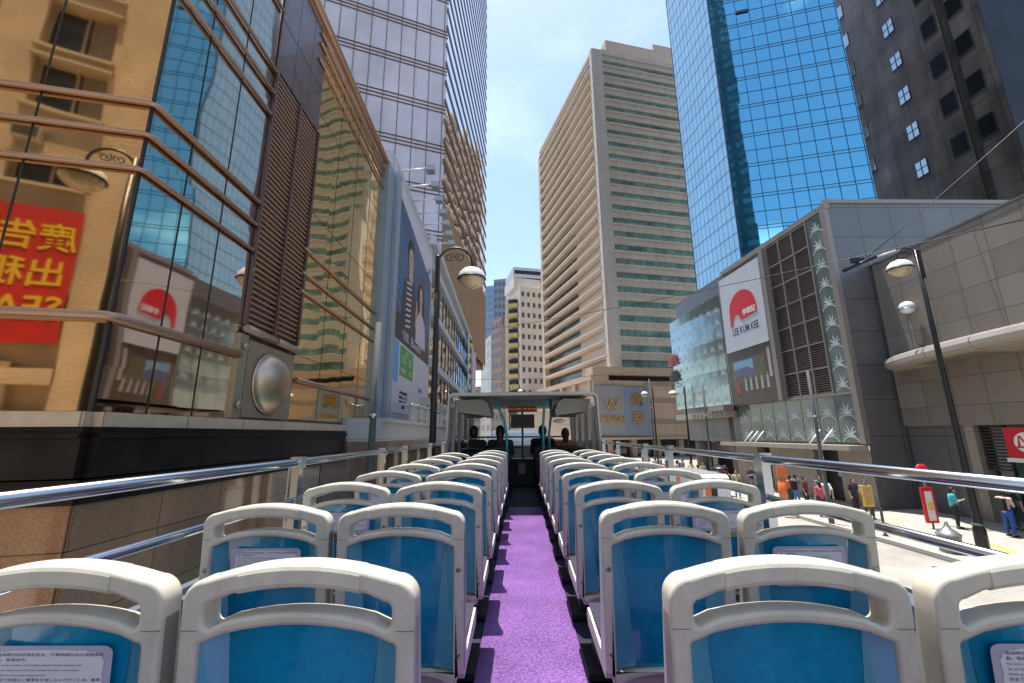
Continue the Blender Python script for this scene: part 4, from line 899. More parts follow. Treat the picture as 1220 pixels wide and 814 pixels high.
        for (cx, cz, ax_, az_) in ((0, .69, .108, .062),):
            for i in range(72):
                tt_ = 2*math.pi*i/72; ex = .42; c_, s_ = math.cos(tt_), math.sin(tt_)
                k_ = 1+.03*abs(math.sin(tt_*9)); bub.append((cx+ax_*math.copysign(abs(c_)**ex, c_)*k_, cz+az_*math.copysign(abs(s_)**ex, s_)*k_))
        sk.face([f_(x, z, .0008) for x, z in bub], 1)
        for cx, cz, a_, b__, mi in ((-.06, .590, .026, .018, 2), (-.045, .582, .02, .016, 3), (.0, .588, .02, .013, 4), (.07, .585, .035, .014, 5)): sk.face([f_(cx+a_*math.cos(2*math.pi*i/16), cz+b__*math.sin(2*math.pi*i/16), .0012+.0003*mi) for i in range(16)], mi)
        ST_M = [mat('sticker_lilac', (.50, .48, .60), .3), mat('sticker_white', (.78, .76, .80), .35), mat('sticker_green', (.03, .28, .06), .4), mat('sticker_red', (.32, .02, .03), .4), mat('sticker_brown', (.30, .22, .12), .4), mat('sticker_olive', (.35, .35, .10), .4), mat('sticker_ink', (.06, .04, .16), .5)]
        tt2 = sk; fx = Fr(0, 0, 90, -1)
        for k, (tx_, sz, cj_) in enumerate((('為保障您的舒適及安全，行車時請勿站立或隨身走', .0098, True), ('動，敬請合作。', .0098, True), ('For your comfort and safety, please remain seated and', .0078, False), ('do not lean out of the bus whilst the bus is in motion.', .0078, False), ('Thank you for your cooperation.', .0078, False), ('安全で快適なご乗車をお楽しみいただくため、乗車', .0093, True), ('中は席を立ったり、バスの外へ乗り出さないようご', .0093, True), ('注意下さい。ご協力お願いいたします。', .0093, True))):
            vs, fs = text_faces(tx_, sz, ext=0, cj=cj_, align='LEFT'); i0 = len(tt2.v); z_ = .737-k*.0138
            for v in vs: tt2.v.append(Vector(f_(-.1+v.x*.97, z_+v.y, .0016)))
            for f in fs: tt2.f.append([i0+i for i in f]); tt2.m.append(6); tt2.sm.append(False); tt2.uv.append([(0, 0)]*len(f))
        for v in sk.v: dz_ = .808-(.765-v.z)*.63-v.z; v.z += dz_; v.y += LEAN*dz_
        sk.build('sticker', ST_M, t, local=True, fix=False)
    return t
seat_plain, seat_stick, seat_dark = make_seat(), make_seat(sticker=True), make_seat(dark=True)
used = set()
def place_seat(src, x, y, label=None):
    rel = Vector((x, y, DECK))-Vector(bus.location)
    if src.name not in used:
        used.add(src.name); o = src; o.location = rel
    else: o = dup(src, rel)
    o.parent = bus; o.rotation_euler = (random.uniform(-.006, .006), 0, random.uniform(-.007, .007))
    for k_ in ('category', 'group', 'label'):
        if k_ in o: del o[k_]
    if label: o['label'] = label
colx = [(-.915, True), (-.4295, False), (.502, False), (.9955, True)]
for ci, (x, stk) in enumerate(colx):
    for r in range(9):
        if r == 8 and ci == 0: continue
        place_seat(seat_stick if stk else seat_plain, x, .917+.7035*r, 'cream and blue seat with a printed notice on its back' if stk else None)
for ci, (x, stk) in enumerate(colx):
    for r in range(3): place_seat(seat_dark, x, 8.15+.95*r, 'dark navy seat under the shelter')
#@@

# ------------------------------------------------------------------ street lamps, poles, signs
M_globe = mat('lamp_glass_amber', (.42, .33, .20), .2, noise=(3, .15), coat=.5)
M_cap = mat('lamp_cap_white', (.72, .71, .68), .35)
def street_lamp(name, label, x, y, dx, h=10.2, group='ornate street lamps', base=.13, big=1.0):
    """pole with a swan-neck arm reaching along dx (m) carrying a dome lantern"""
    t = thing(name, label, 'street lamp', (x, y, base), group=group)
    MB().lathe((x, y, base), [(.16, 0), (.16, .9), (.12, 1.0), (.105, 1.3), (.095, 3.5), (.075, h*.72), (.06, h-base)], 16).build('pole', M_black, t)
    MB().lathe((x, y, base), [(.2, 0), (.2, .25), (.17, .3)], 16).lathe((x, y, base+1.0), [(.14, 0), (.16, .04), (.14, .08)], 16).build('base', M_grey, t)
    MB().box(WORLD, x-.05, x+.05, y-.12, y-.06, h-1.1, h-.05).build('bracket_plate', M_black, t)
    c = x+dx/2; r = abs(dx)/2; sg = 1 if dx > 0 else -1; zt = h-.25
    pts = [(x, y, h-1.0), (x, y-.0, zt-.1)]+[(c-sg*r*math.cos(a), y, zt+r*1.0*math.sin(a)) for a in [math.pi*i/14 for i in range(15)]]
    pts += [(x+dx, y, zt-.1)]
    MB().tube(pts, .032, 8).build('arm', M_black, t)
    sc = MB()
    for cx_, rr, ph in ((c-sg*r*.32, r*.30, 0), (c+sg*r*.32, r*.30, 1)):
        pp_ = []
        for i in range(22):
            a = i*.42; q_ = rr*(1-i/26); pp_.append((cx_+(sg if ph else -sg)*q_*math.cos(a+2.2), y, zt+r*.42+q_*math.sin(a+2.2)))
        sc.tube(pp_, .014, 6)
    sc.build('scrollwork', M_black, t)
    z = zt-.12
    MB().lathe((x+dx, y, z), [(.03, .02), (.10, -.02), (.24, -.07), (.345, -.18), (.38, -.30), (.385, -.34)][::-1], 24).build('lantern_cap', M_cap, t)
    MB().lathe((x+dx, y, z), [(.001, -.62), (.12, -.60), (.25, -.53), (.34, -.43), (.375, -.345)], 24).build('lantern_glass', M_globe, t)
    MB().lathe((x+dx, y, z), [(.392, -.355), (.40, -.34), (.392, -.32)], 24).build('lantern_rim', M_black, t)
    return t
street_lamp('street_lamp', 'black swan neck street lamp standing in front of the store with the advertisement', -2.25, 11, .95, h=9.0)
street_lamp('street_lamp', 'black swan neck street lamp in front of the granite wall on the right', 14.35, 14.5, -.68, h=10.45)
street_lamp('street_lamp', 'black street lamp in the side lane, seen mirrored in the amber glass', -5.9, -1.6, -.75, h=10.1)
street_lamp('street_lamp', 'distant street lamp before the two gold characters of the hotel sign', 14.6, 47, -.9, h=8.9)
street_lamp('street_lamp', 'distant street lamp left of the teal lily glass', 15.4, 40, -1.1, h=8.3)
street_lamp('street_lamp', 'distant street lamp right of the street bend, ahead of the yellow balconies', -1.6, 62, 1.6, h=10.8)
for x, y, h, lb in ((-3.05, 8.8, 6.35, 'plain grey steel post on the left pavement before the pilaster'), (13.55, 20, 6.75, 'plain grey steel post on the right pavement in front of the lily glass'), (13.3, 31, 7.5, 'plain grey steel post before the round column of the arcade'), (13.4, 44, 9.4, 'slim dark post before the gold hotel characters')):
    t = thing('steel_post', lb, 'post', (x, y, .13), group='plain grey posts')
    MB().lathe((x, y, .13), [(.11, 0), (.105, 1.2), (.085, 1.25), (.07, h*.6), (.065, h)], 14).build('shaft', M_grey, t); MB().lathe((x, y, 2.6), [(.095, 0), (.1, .05), (.095, .1)], 14).lathe((x, y, h*.7), [(.085, 0), (.085, .08)], 14).build('clamp', M_chrome, t)
# span wire with its black junction over the street
wA, wB = Vector((20.5, 16.1, 12.4)), Vector((-4.2, 48.6, 16.2))
def sagged(a, b_, sg, n=24): return [a.lerp(b_, i/n)+Vector((0, 0, -sg*4*(i/n)*(1-i/n))) for i in range(n+1)]
wp = sagged(wA, wB, .4)
tag(MB().tube(wp, .022, 6).build('span_wire', M_black), 'thin overhead wire crossing the street from the granite wall to the store', 'wire')
tag(MB().tube(sagged(Vector((24, 15.5, 19)), Vector((17.55, 20.2, 12.6)), .1, 8), .02, 6).build('span_wire', M_black), 'thin overhead wire rising from the black junction up to the right', 'wire')
jx = Vector((17.3, 20.5, 12.45)); tj = thing('wire_junction', 'black junction fitting hanging on the overhead wire', 'cable fitting', tuple(jx))
MB().tube([jx+Vector((-.5, .45, -.28)), jx+Vector((.55, -.5, .12))], [.10, .07], 8).build('body', M_black, tj); MB().box(WORLD, jx.x-.32, jx.x+.32, jx.y-.06, jx.y+.1, jx.z-.0, jx.z+.26).build('cover', M_black, tj, bevel=.04)
MB().tube([jx+Vector((.5, -.45, .1)), jx+Vector((1.1, -1.0, .2))], .05, 8).build('insulator', M_white, tj)
tag(MB().tube(sagged(Vector((-4.6, 40, 9.2)), Vector((17.2, 60, 12.6)), .3), .02, 6).build('span_wire', M_black), 'thin overhead wire across the street lower down in front of the hotel', 'wire')
# bus stop signs
def stop_sign(x, y, col, label, gr=None, head='disc'):
    t = thing('bus_stop', label, 'bus stop sign', (x, y, .13))
    MB().tube([(x, y, .13), (x, y, 2.5)], .035, 10).build('post', M_grey, t)
    mc = mat('stop_'+head, col, .4)
    if head == 'disc':
        MB().box(WORLD, x-.24, x+.24, y-.05, y+.05, .35, 1.75).build('timetable_case', mc, t, bevel=.02)
        MB().box(WORLD, x-.15, x+.15, y-.056, y-.051, .45, 1.6).build('timetable', mat('paper_white', (.65, .63, .58), .6, noise=(12, .1)), t)
        MB().box(WORLD, x-.1, x+.12, y-.062, y-.057, .85, 1.15).build('timetable_map', mat('paper_yellow', (.6, .45, .1), .6, noise=(20, .3)), t)
        MB().lathe((x, y-.03, 2.42), [(.001, 0), (.27, 0), (.28, .03), (.27, .06), (.001, .06)], 24, axis=Vector((0, 1, 0))).build('disc', mc, t)
        b = MB().box(WORLD, x-.2, x+.2, y-.038, y-.032, 2.36, 2.5).build('name_plate', M_white, t); tx = MB(); add_text(tx, Fr(0, y-.04, 90, -1), x, 0, 2.39, 'BUS STOP', .085, ext=.001); tx.build('lettering', M_black, b)
    else:
        MB().box(WORLD, x-.22, x+.22, y-.05, y+.05, .75, 1.65).build('timetable_case', mc, t, bevel=.02); MB().box(WORLD, x-.15, x+.15, y-.056, y-.051, .85, 1.55).build('timetable', mat('paper_tan', (.42, .30, .16), .6, noise=(14, .4)), t)
        MB().box(WORLD, x-.24, x+.24, y-.04, y+.04, 2.25, 2.6).build('flag', mc, t, bevel=.01); MB().box(WORLD, x-.18, x+.18, y-.046, y-.041, 2.35, 2.5).build('route_plate', mat('route_ink', (.12, .09, .03), .6, noise=(30, .6)), t)
stop_sign(16.9, 18.9, (.55, .02, .03), 'red bus stop sign with a tall red timetable case on the right pavement')
stop_sign(15.6, 20.4, (.62, .42, .05), 'yellow bus stop sign with a tan timetable case beside the waiting people', head='yellow')
t = thing('route_post', 'orange and pink stop flag on a slim post with an orange case', 'bus stop sign', (12.9, 22.2, .13))
MB().tube([(12.9, 22.2, .13), (12.9, 22.2, 2.7)], .035, 10).build('post', M_grey, t); M_or = mat('stop_orange', (.75, .17, .03), .45); MB().box(WORLD, 12.72, 13.2, 22.15, 22.22, 1.85, 2.3).build('flag', M_or, t, bevel=.01); MB().box(WORLD, 12.72, 13.1, 22.14, 22.21, 2.32, 2.55).build('top_flag', mat('stop_pink', (.6, .25, .25), .5), t); MB().lathe((12.9, 22.2, .6), [(.18, 0), (.18, 1.05), (.08, 1.12)], 14).build('case', M_or, t)
# bollards
for x, y, lb in ((13.95, 17.7, 'slim dark bollard on the sunlit pavement below the yellow stop'), (13.3, 22.6, 'slim dark bollard farther along the sunlit pavement'), (14.7, 13.4, 'dark bollard nearest the bus on the right pavement')):
    t = thing('bollard', lb, 'bollard', (x, y, .13), group='slim bollards'); MB().lathe((x, y, .13), [(.05, 0), (.045, .95), (.05, 1.0)], 12).build('shaft', M_grey, t); MB().lathe((x, y, .13), [(.09, 0), (.09, .04), (.05, .06)], 12).lathe((x, y, 1.1), [(.055, 0), (.055, .04), (.03, .06)], 12).build('collar', M_black, t)
# litter bin with pointed lid
bx, by = 14.2, 15.4; t = thing('litter_bin', 'steel litter bin with a pointed conical lid at the kerb', 'litter bin', (bx, by, .13))
MB().lathe((bx, by, .13), [(.30, 0), (.30, .5), (.33, .55)], 8).build('body', mat('bin_grey', (.22, .22, .21), .5, noise=(10, .15)), t)
MB().lathe((bx, by, .68), [(.34, 0), (.33, .03), (.22, .13), (.10, .22), (.05, .34), (.04, .42), (.001, .44)], 8).build('lid', mat('bin_lid_steel', (.42, .42, .40), .3, metal=.7, noise=(8, .1)), t)
# kerb grating in the road
gr = thing('drain_grating', 'cast iron drain grating set in the road beside the right kerb', 'drain', (12.9, 14.2, .0))
MB().box(WORLD, 12.5, 13.5, 14.0, 14.35, .003, .012).build('frame', M_grey, gr)
sl_ = MB()
for k in range(9): sl_.box(WORLD, 12.56+k*.1, 12.61+k*.1, 14.05, 14.3, .0125, .016)
sl_.build('slots', M_black, gr)

# ------------------------------------------------------------------ vehicles
def rounded_body(mb, x0, x1, prof, mi=0):
    """side outline prof [(y,z)] extruded across x0..x1"""
    n = len(prof); mb.face([(x0, y, z) for y, z in prof], mi); mb.face([(x1, y, z) for y, z in reversed(prof)], mi)
    for i in range(n):
        p, q = prof[i], prof[(i+1) % n]; mb.face([(x0, *p), (x1, *p), (x1, *q), (x0, *q)], mi)
    return mb
M_bw = mat('coach_white', (.66, .68, .69), .18, coat=.7); M_lb = mat('coach_light_blue', (.10, .42, .55), .2, coat=.6); M_tyre = mat('tyre_rubber', (.02, .02, .02), .8)
bb = thing('city_bus', 'white and pale blue double deck bus driving ahead, seen through the front windscreen', 'bus', (.1, 24, 0))
x0, x1, y0, y1 = -1.25, 1.25, 18.6, 29
rounded_body(MB(), x0, x1, [(y0+.05, .4), (y0, 1.2), (y0+.02, 3.8), (y0+.18, 4.12), (y0+.6, 4.25), (y1-.4, 4.25), (y1, 3.8), (y1, .4)]).build('body', M_bw, bb, bevel=.08)
MB().box(WORLD, x0+.2, x1-.2, y0-.02, y0+.1, 2.75, 3.6).build('rear_window', M_glassdark, bb, bevel=.05); MB().box(WORLD, x0+.1, x1-.1, y0-.03, y0+.1, 1.1, 2.4).build('rear_advert', M_lb, bb)
for sx_ in (x0-.01, x1-.02): MB().box(WORLD, sx_, sx_+.03, y0+.6, y1-.5, 2.8, 3.65).build('side_window', M_glassdark, bb)
for sx_ in (-1.12, 1.0): MB().box(WORLD, sx_, sx_+.12, y0-.04, y0+.02, .75, 1.0).build('tail_light', mat('tail_red', (.4, .02, .02), .3), bb)
MB().box(WORLD, -.26, .26, y0-.045, y0-.02, .72, .86).build('number_plate', mat('plate_yellow', (.65, .5, .05), .5), bb)
for yy in (y0+2, y1-2):
    for sx_ in (-1.1, 1.1): MB().lathe((sx_, yy, .5), [(.001, -.15), (.45, -.14), (.5, -.1), (.5, .1), (.45, .14), (.001, .15)], 24, axis=Vector((1, 0, 0))).build('wheel', M_tyre, bb)
vn = thing('delivery_van', 'white box van with an orange and dark stripe parked across the road on the right', 'van', (8.6, 23.5, 0))
rounded_body(MB(), 7.7, 9.6, [(20.6, .35), (20.6, 2.0), (20.8, 2.15), (25.0, 2.15), (25.3, 2.0), (25.9, 1.15), (26.3, .95), (26.3, .35)]).build('body', M_bw, vn, bevel=.05)
MB().box(WORLD, 7.69, 7.72, 21.6, 22.1, .6, 2.05).box(WORLD, 8.45, 8.7, 20.58, 20.61, .5, 2.0).build('orange_stripe', M_or, vn); MB().box(WORLD, 8.72, 9.0, 20.58, 20.61, .5, 2.0).build('dark_stripe', M_black, vn)
MB().box(WORLD, 7.68, 7.72, 24.2, 25.2, 1.3, 1.9).box(WORLD, 9.58, 9.62, 24.2, 25.2, 1.3, 1.9).build('side_window', M_glassdark, vn)
for yy in (21.6, 25.2):
    for sx_ in (7.82, 9.48): MB().lathe((sx_, yy, .34), [(.001, -.1), (.3, -.1), (.34, -.07), (.34, .07), (.3, .1), (.001, .1)], 20, axis=Vector((1, 0, 0))).build('wheel', M_tyre, vn)

# ------------------------------------------------------------------ people
def capsule_union(segs, name, vox, par, m, smooth_it=6, sph=()):
    """segs: (p, q, r0, r1). One continuous remeshed skin."""
    mb = MB()
    for p, q, r0, r1 in segs:
        p, q = Vector(p), Vector(q); d = (q-p); ln = max(d.length, 1e-4); ax_ = d.normalized() if d.length > 1e-4 else Vector((0, 0, 1))
        prof = [(max(.0005, r0*math.cos(a)), r0*math.sin(a)) for a in [-math.pi/2+math.pi/2*i/4 for i in range(5)]]+[(max(.0005, r1*math.cos(a)), ln+r1*math.sin(a)) for a in [math.pi/2*i/4 for i in range(5)]]
        mb.lathe(p, prof, 12, axis=ax_)
    for c, rx, ry, rz_ in sph:
        n = 14; i0 = len(mb.v)
        prof = [(math.cos(a), math.sin(a)) for a in [-math.pi/2+math.pi*i/10 for i in range(11)]]
        k0 = len(mb.v); mb.lathe((0, 0, 0), [(max(.001, r), z) for r, z in prof], 16)
        for i in range(k0, len(mb.v)): v = mb.v[i]; mb.v[i] = Vector((c[0]+v.x*rx, c[1]+v.y*ry, c[2]+v.z*rz_))
    o = mb.build(name, m, par, local=True)
    md = o.modifiers.new('r', 'REMESH'); md.mode = 'VOXEL'; md.voxel_size = vox; md.use_smooth_shade = True
    if smooth_it: ms = o.modifiers.new('s', 'SMOOTH'); ms.iterations = smooth_it; ms.factor = .5
    dg = bpy.context.evaluated_depsgraph_get(); dg.update(); me = bpy.data.meshes.new_from_object(o.evaluated_get(dg)); me.name = name
    for p_ in me.polygons: p_.use_smooth = True
    o.modifiers.clear(); old = o.data; o.data = me; bpy.data.meshes.remove(old)
    return o
M_sk = mat('skin', (.50, .31, .22), .55); M_hr = mat('hair_black', (.018, .014, .012), .45)
def joints(pose):
    J = dict(hipL=(-.09, 0, .90), hipR=(.09, 0, .90), kneeL=(-.1, -.02, .48), kneeR=(.1, -.02, .48), ankL=(-.1, .02, .08), ankR=(.1, .02, .08), pelvis=(0, 0, .95), waist=(0, .01, 1.08), chest=(0, 0, 1.28), neck=(0, .01, 1.42), head=(0, -.02, 1.56),
             shL=(-.18, 0, 1.36), shR=(.18, 0, 1.36), elL=(-.24, .03, 1.09), elR=(.24, .03, 1.09), wrL=(-.25, -.05, .86), wrR=(.25, -.05, .86))
    if pose == 'walk': J.update(kneeL=(-.1, -.16, .50), ankL=(-.1, -.24, .10), kneeR=(.1, .02, .48), ankR=(.1, .26, .16), elL=(-.24, .14, 1.12), wrL=(-.24, .16, .88), elR=(.24, -.08, 1.10), wrR=(.2, -.26, .98))
    if pose == 'phone': J.update(elL=(-.22, -.06, 1.10), wrL=(-.07, -.28, 1.18), elR=(.22, -.06, 1.10), wrR=(.06, -.26, 1.15), head=(0, -.05, 1.55), kneeR=(.12, -.05, .48), ankR=(.14, -.03, .08))
    if pose == 'sit': J.update(hipL=(-.09, 0, .52), hipR=(.09, 0, .52), kneeL=(-.12, -.42, .50), kneeR=(.12, -.42, .50), ankL=(-.12, -.40, .08), ankR=(.12, -.40, .08), pelvis=(0, 0, .56), waist=(0, .02, .69), chest=(0, .0, .90), neck=(0, -.0, 1.05), head=(0, -.02, 1.18),
                              shL=(-.18, 0, .98), shR=(.18, 0, .98), elL=(-.22, -.08, .74), elR=(.22, -.08, .74), wrL=(-.1, -.3, .66), wrR=(.1, -.3, .66))
    return {k: Vector(v) for k, v in J.items()}
PROTO = {}
def person_proto(pose, longhair):
    J = joints(pose); t = thing('person', 'person', 'person'); H_ = J['head']
    segs = [(J['pelvis'], J['waist'], .125, .115), (J['waist'], J['chest'], .115, .13), (J['chest'], J['neck'], .10, .055), (J['neck'], H_+Vector((0, .01, -.02)), .052, .05), (J['shL'], J['shR'], .06, .06), (J['hipL'], J['hipR'], .10, .10)]
    hands = []
    for sd in 'LR':
        segs += [(J['hip'+sd], J['knee'+sd], .085, .055), (J['knee'+sd], J['ank'+sd], .052, .034), (J['ank'+sd]+Vector((0, .02, -.04)), J['ank'+sd]+Vector((0, -.15, -.05)), .036, .028),
                 (J['sh'+sd], J['el'+sd], .048, .036), (J['el'+sd], J['wr'+sd], .036, .026)]
        d = (J['wr'+sd]-J['el'+sd]).normalized(); w_ = J['wr'+sd]; side = Vector((0, -1, 0)) if abs(d.z) > .7 else Vector((1, 0, 0)); side = (side-d*side.dot(d)).normalized(); nrm = d.cross(side)
        palm = w_+d*.07; segs.append((w_, palm, .026, .032))
        for k in range(4):
            b0 = palm+side*(.027-.018*k); ln = (.062, .072, .068, .052)[k]; m1 = b0+d*ln*.55+nrm*.004; segs += [(b0, m1, .0095, .0090), (m1, m1+d*ln*.45+nrm*.014, .009, .0075)]
        tb = w_+d*.03+side*.03; segs += [(tb, tb+d*.03+side*.025, .011, .010), (tb+d*.03+side*.025, tb+d*.055+side*.028+nrm*.008, .010, .008)]
    sph = [((H_.x, H_.y, H_.z+.01), .076, .092, .112), ((H_.x, H_.y-.085, H_.z-.005), .013, .018, .024), ((H_.x-.078, H_.y+.0, H_.z), .012, .02, .03), ((H_.x+.078, H_.y, H_.z), .012, .02, .03), ((H_.x, H_.y-.06, H_.z-.07), .035, .03, .03)]
    capsule_union(segs, 'body', .0085, t, M_sk, 3, sph)
    fc = MB()
    for ex in (-.031, .031): fc.lathe((H_.x+ex, H_.y-.082, H_.z+.012), [(.001, 0), (.012, 0), (.012, .006), (.001, .008)], 8, axis=Vector((0, -1, 0)))
    fc.build('eyes', M_hr, t, local=True)
    MB().box(SF, -.022, .022, H_.y-.096, H_.y-.085, H_.z-.055, H_.z-.045).build('mouth', mat('lips', (.32, .10, .09), .5), t, local=True)
    hs_ = [((H_.x, H_.y+.018, H_.z+.035), .086, .098, .105), ((H_.x, H_.y+.03, H_.z-.01), .084, .084, .10)]
    hg = [(H_+Vector((0, .05, 0)), H_+Vector((0, .08, -.22)), .075, .05)] if longhair else [(H_+Vector((0, .04, 0)), H_+Vector((0, .05, -.03)), .06, .05)]
    capsule_union(hg, 'hair', .012, t, M_hr, 3, hs_)
    sl_ = [(J['pelvis'], J['waist'], .145, .132), (J['waist'], J['chest'], .132, .148), (J['chest'], J['chest'].lerp(J['neck'], .7), .12, .075), (J['shL'], J['shR'], .074, .074)]
    for sd in 'LR': sl_ += [(J['sh'+sd], J['sh'+sd].lerp(J['el'+sd], .75), .064, .058)]
    capsule_union(sl_, 'top', .014, t, M_white, 4)
    tr = [(J['hipL'], J['hipR'], .115, .115), (J['pelvis'], J['pelvis']+Vector((0, 0, -.05)), .13, .12)]
    for sd in 'LR': tr += [(J['hip'+sd], J['knee'+sd], .103, .074), (J['knee'+sd], J['knee'+sd].lerp(J['ank'+sd], .85), .072, .056)]
    capsule_union(tr, 'trousers', .014, t, M_white, 4)
    sh = []
    for sd in 'LR': sh.append((J['ank'+sd]+Vector((0, .03, -.045)), J['ank'+sd]+Vector((0, -.155, -.05)), .045, .038))
    capsule_union(sh, 'shoes', .014, t, M_black, 2)
    return t
COLS = {}
def cmat(c): return mat('cloth_%d_%d_%d' % tuple(int(x*1000) for x in c), c, .85, noise=(14, .12))
def person(x, y, z, face, pose, top, legs, label, longhair=False, k=1.0, bag=None, group=None, hair=None, sk=None):
    key = (pose, longhair)
    if key not in PROTO: PROTO[key] = person_proto(*key); o = PROTO[key]; o.location = (x, y, z); o.rotation_euler = (0, 0, R(face)); o['label'] = label
    else: o = dup(PROTO[key], (x, y, z), R(face), label=label)
    o.scale = (k, k, k)
    if group: o['group'] = group
    for ch in o.children:
        b_ = ch.name.split('.')[0]; mm = cmat(top) if b_ == 'top' else cmat(legs) if b_ == 'trousers' else cmat(hair) if (b_ == 'hair' and hair) else None
        if mm: ch.material_slots[0].link = 'OBJECT'; ch.material_slots[0].material = mm
    if bag:
        v = Matrix.Rotation(R(face), 3, 'Z') @ Vector((0, .2, 1.18)); p = Vector((x, y, z))+v*k; tb = thing('backpack', label.split(' ')[0]+' backpack', 'backpack', tuple(p))
        tb.rotation_euler = (0, 0, R(face)); MB().box(SF, -.14, .14, -.08, .1, -.24, .2).build('bag', cmat(bag), tb, local=True, bevel=.05)
        MB().tube([(-.1, -.08, .18), (-.11, -.2, .24), (-.12, -.3, .12), (-.11, -.2, -.1)], .014, 6).build('strap', cmat(bag), tb, local=True); MB().tube([(.1, -.08, .18), (.11, -.2, .24), (.12, -.3, .12), (.11, -.2, -.1)], .014, 6).build('strap', cmat(bag), tb, local=True)
        tb['label'] = BAGL.get(label[:24], 'backpack worn by the ' + ' '.join(label.split(' ')[:9]))
    return o
BAGL = {}
P_ = .13
G1 = 'people on the right pavement'
person(18.5, 17.5, P_, 100, 'phone', (.62, .42, .38), (.02, .09, .30), 'person in a pale pink shirt and blue trousers standing before the station glass', k=1.0, bag=(.03, .03, .03), group=G1)
person(17.9, 18.9, P_, 60, 'phone', (.05, .42, .50), (.02, .02, .025), 'person with a turquoise jacket and black trousers beside the lamp', True, k=.96, group=G1)
person(20.6-.9, 18.4, P_, 180, 'walk', (.03, .03, .035), (.03, .03, .035), 'person in dark clothes walking beyond the station glass frame', k=1.0, group=G1)
person(16.0, 21.0, P_, -20, 'phone', (.25, .26, .28), (.06, .06, .07), 'person in a grey shirt reading a phone beside the yellow stop', k=1.03, group=G1)
person(16.2, 22.0, P_, 10, 'stand', (.04, .04, .05), (.03, .03, .03), 'person in black with a white patterned top behind the grey shirt', True, k=1.0, group=G1)
person(14.55, 21.6, P_, 160, 'walk', (.65, .63, .62), (.03, .03, .035), 'person in a white shirt and black shorts stepping along the pavement', k=1.05, bag=(.5, .5, .5), group=G1)
person(14.25, 21.5, P_, 170, 'stand', (.55, .08, .14), (.05, .04, .05), 'person in a pink red top in front of the white shirted person', True, k=.95, group=G1)
person(14.7, 23.3, P_, 40, 'stand', (.12, .05, .04), (.03, .03, .03), 'person in a dark maroon top standing between the two groups', k=1.0, group=G1)
person(14.45, 24.2, P_, 100, 'phone', (.05, .05, .045), (.05, .05, .06), 'person in black with long hair next to the grey post', True, k=.97, group=G1)
person(14.3, 21.9+2, P_, 210, 'walk', (.62, .16, .10), (.04, .04, .05), 'person in a salmon orange top with a dark backpack', k=1.0, bag=(.02, .02, .025), group=G1)
person(13.6, 24.5, P_, 90, 'stand', (.60, .22, .08), (.08, .06, .05), 'person in an orange vest beside the orange stop case', k=1.0, group=G1)
person(14.2, 31.0, P_, 30, 'walk', (.28, .03, .05), (.04, .04, .05), 'person in a dark red shirt before the round column', k=1.0, group=G1)
person(12.6, 31.6, P_, 200, 'stand', (.30, .22, .40), (.05, .06, .12), 'person in a lilac checked shirt left of the round column', k=1.0, group=G1)
person(12.9, 33.5, P_, 10, 'walk', (.60, .40, .04), (.05, .05, .05), 'person in a yellow top in the distant crowd', k=1.0, group=G1)
person(12.2, 34.0, P_, 160, 'stand', (.12, .05, .12), (.3, .28, .25), 'person in a dark purple top in the distant crowd', True, k=1.0, group=G1)
person(11.9, 36.2, P_, 0, 'walk', (.60, .10, .12), (.05, .05, .06), 'person in a bright red top at the far kerb', k=1.0, group=G1)
person(13.6, 35.5, P_, 120, 'stand', (.5, .48, .45), (.12, .12, .14), 'person in a cream shirt near the shop under the canopy', k=1.0, group=G1)
person(12.9, 28.6, P_, 80, 'phone', (.05, .05, .06), (.05, .05, .06), 'person in black sheltering under a dark umbrella', k=1.0, group=G1)
um = thing('umbrella', 'open black umbrella held over a person on the right pavement', 'umbrella', (12.75, 28.5, 1.3)); MB().lathe((12.75, 28.5, 1.72), [(.60, 0), (.5, .12), (.3, .22), (.1, .27), (.001, .28)], 8).build('canopy', M_black, um); MB().tube([(12.75, 28.5, 1.15), (12.75, 28.5, 2.05)], .01, 6).build('shaft', M_grey, um)
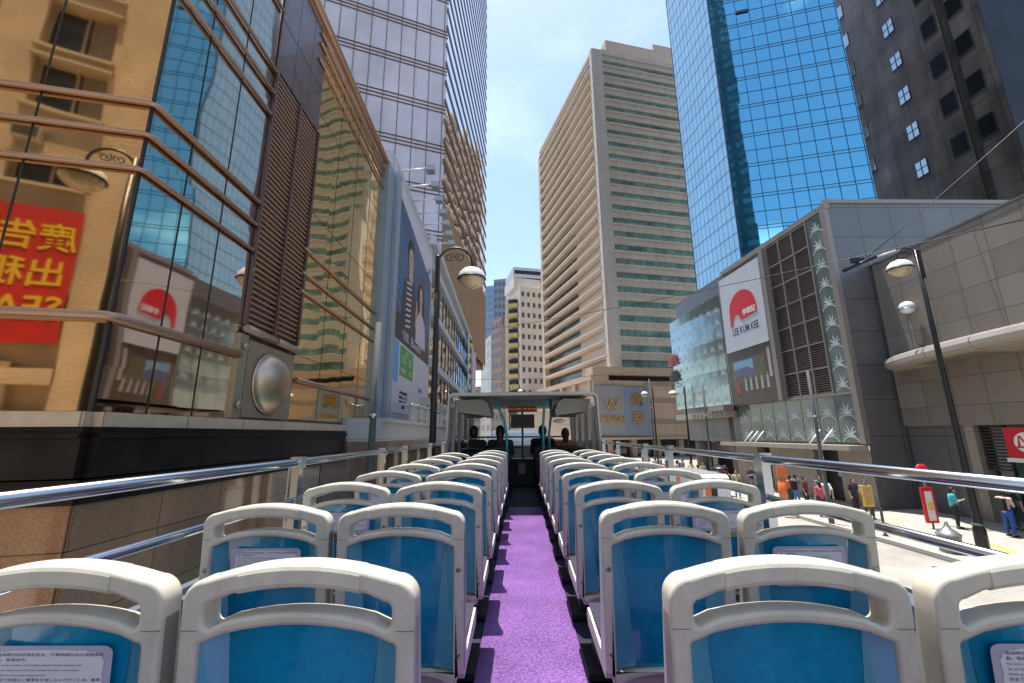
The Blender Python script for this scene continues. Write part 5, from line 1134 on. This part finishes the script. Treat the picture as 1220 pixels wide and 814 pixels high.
rc = random.Random(4); kinds = list(PROTO.keys()); nm_c = {'white': (.6, .6, .58), 'navy': (.03, .05, .12), 'teal': (.05, .30, .32), 'beige': (.45, .38, .28), 'grey': (.2, .2, .21), 'black': (.03, .03, .03), 'pink': (.55, .25, .3), 'green': (.08, .22, .1), 'brown': (.2, .11, .06), 'blue': (.08, .2, .45)}
spots = [(13.9, 26.2), (14.9, 26.9), (13.3, 27.6), (15.1, 29.3), (13.1, 30.0), (14.4, 32.6), (13.5, 33.0), (12.4, 35.2), (13.2, 37.2), (12.6, 38.5), (13.9, 38.0), (12.4, 40.8), (13.3, 42.0), (12.5, 43.5), (15.4, 25.2), (15.9, 24.0)]
wh = ['walking just behind the orange stop', 'close to the arcade wall behind the orange stop', 'near the kerb before the umbrella', 'by the arcade wall beyond the umbrella', 'at the kerb beyond the umbrella', 'beside the round column', 'in the crowd left of the round column', 'at the kerb behind the bright red top', 'in the middle of the far crowd', 'at the kerb in the far crowd', 'under the far canopy', 'at the kerb near the far corner', 'under the end of the canopy', 'farthest away at the corner', 'against the arcade wall behind the orange vest', 'against the arcade wall behind the grey post']
for i, (x, y) in enumerate(spots):
    c1, c2 = rc.choice(list(nm_c)), rc.choice(['navy', 'black', 'grey', 'beige', 'blue']); kd = rc.choice(kinds)
    person(x, y, P_, rc.choice([0, 20, 160, 180, 200, 340, 90, 270]), kd[0], nm_c[c1], nm_c[c2], 'person in a %s top %s' % (c1, wh[i]), kd[1], k=rc.uniform(.93, 1.05), group=G1, hair=rc.choice([None, (.06, .03, .02)]))
# passengers under the shelter, facing forward (their front is local -Y)
G2 = 'passengers seated under the shelter'
person(-.915, 8.38, DECK+.02, 180, 'sit', (.02, .02, .025), (.02, .02, .03), 'passenger in black, rear shelter seat beside the left window', k=1.02, group=G2)
person(-.40, 8.38, DECK+.02, 180, 'sit', (.03, .03, .04), (.02, .02, .03), 'passenger in dark grey with long hair, rear shelter seat left of the aisle', True, k=1.02, group=G2)
person(.47, 9.35, DECK+.0, 180, 'sit', (.025, .03, .05), (.02, .02, .03), 'passenger in navy, middle shelter seat right of the aisle', k=1.05, group=G2)
person(.96, 9.35, DECK+.0, 180, 'sit', (.45, .20, .10), (.02, .02, .03), 'passenger in an orange brown top, middle shelter seat beside the right window', True, k=1.0, group=G2, hair=(.12, .05, .02))
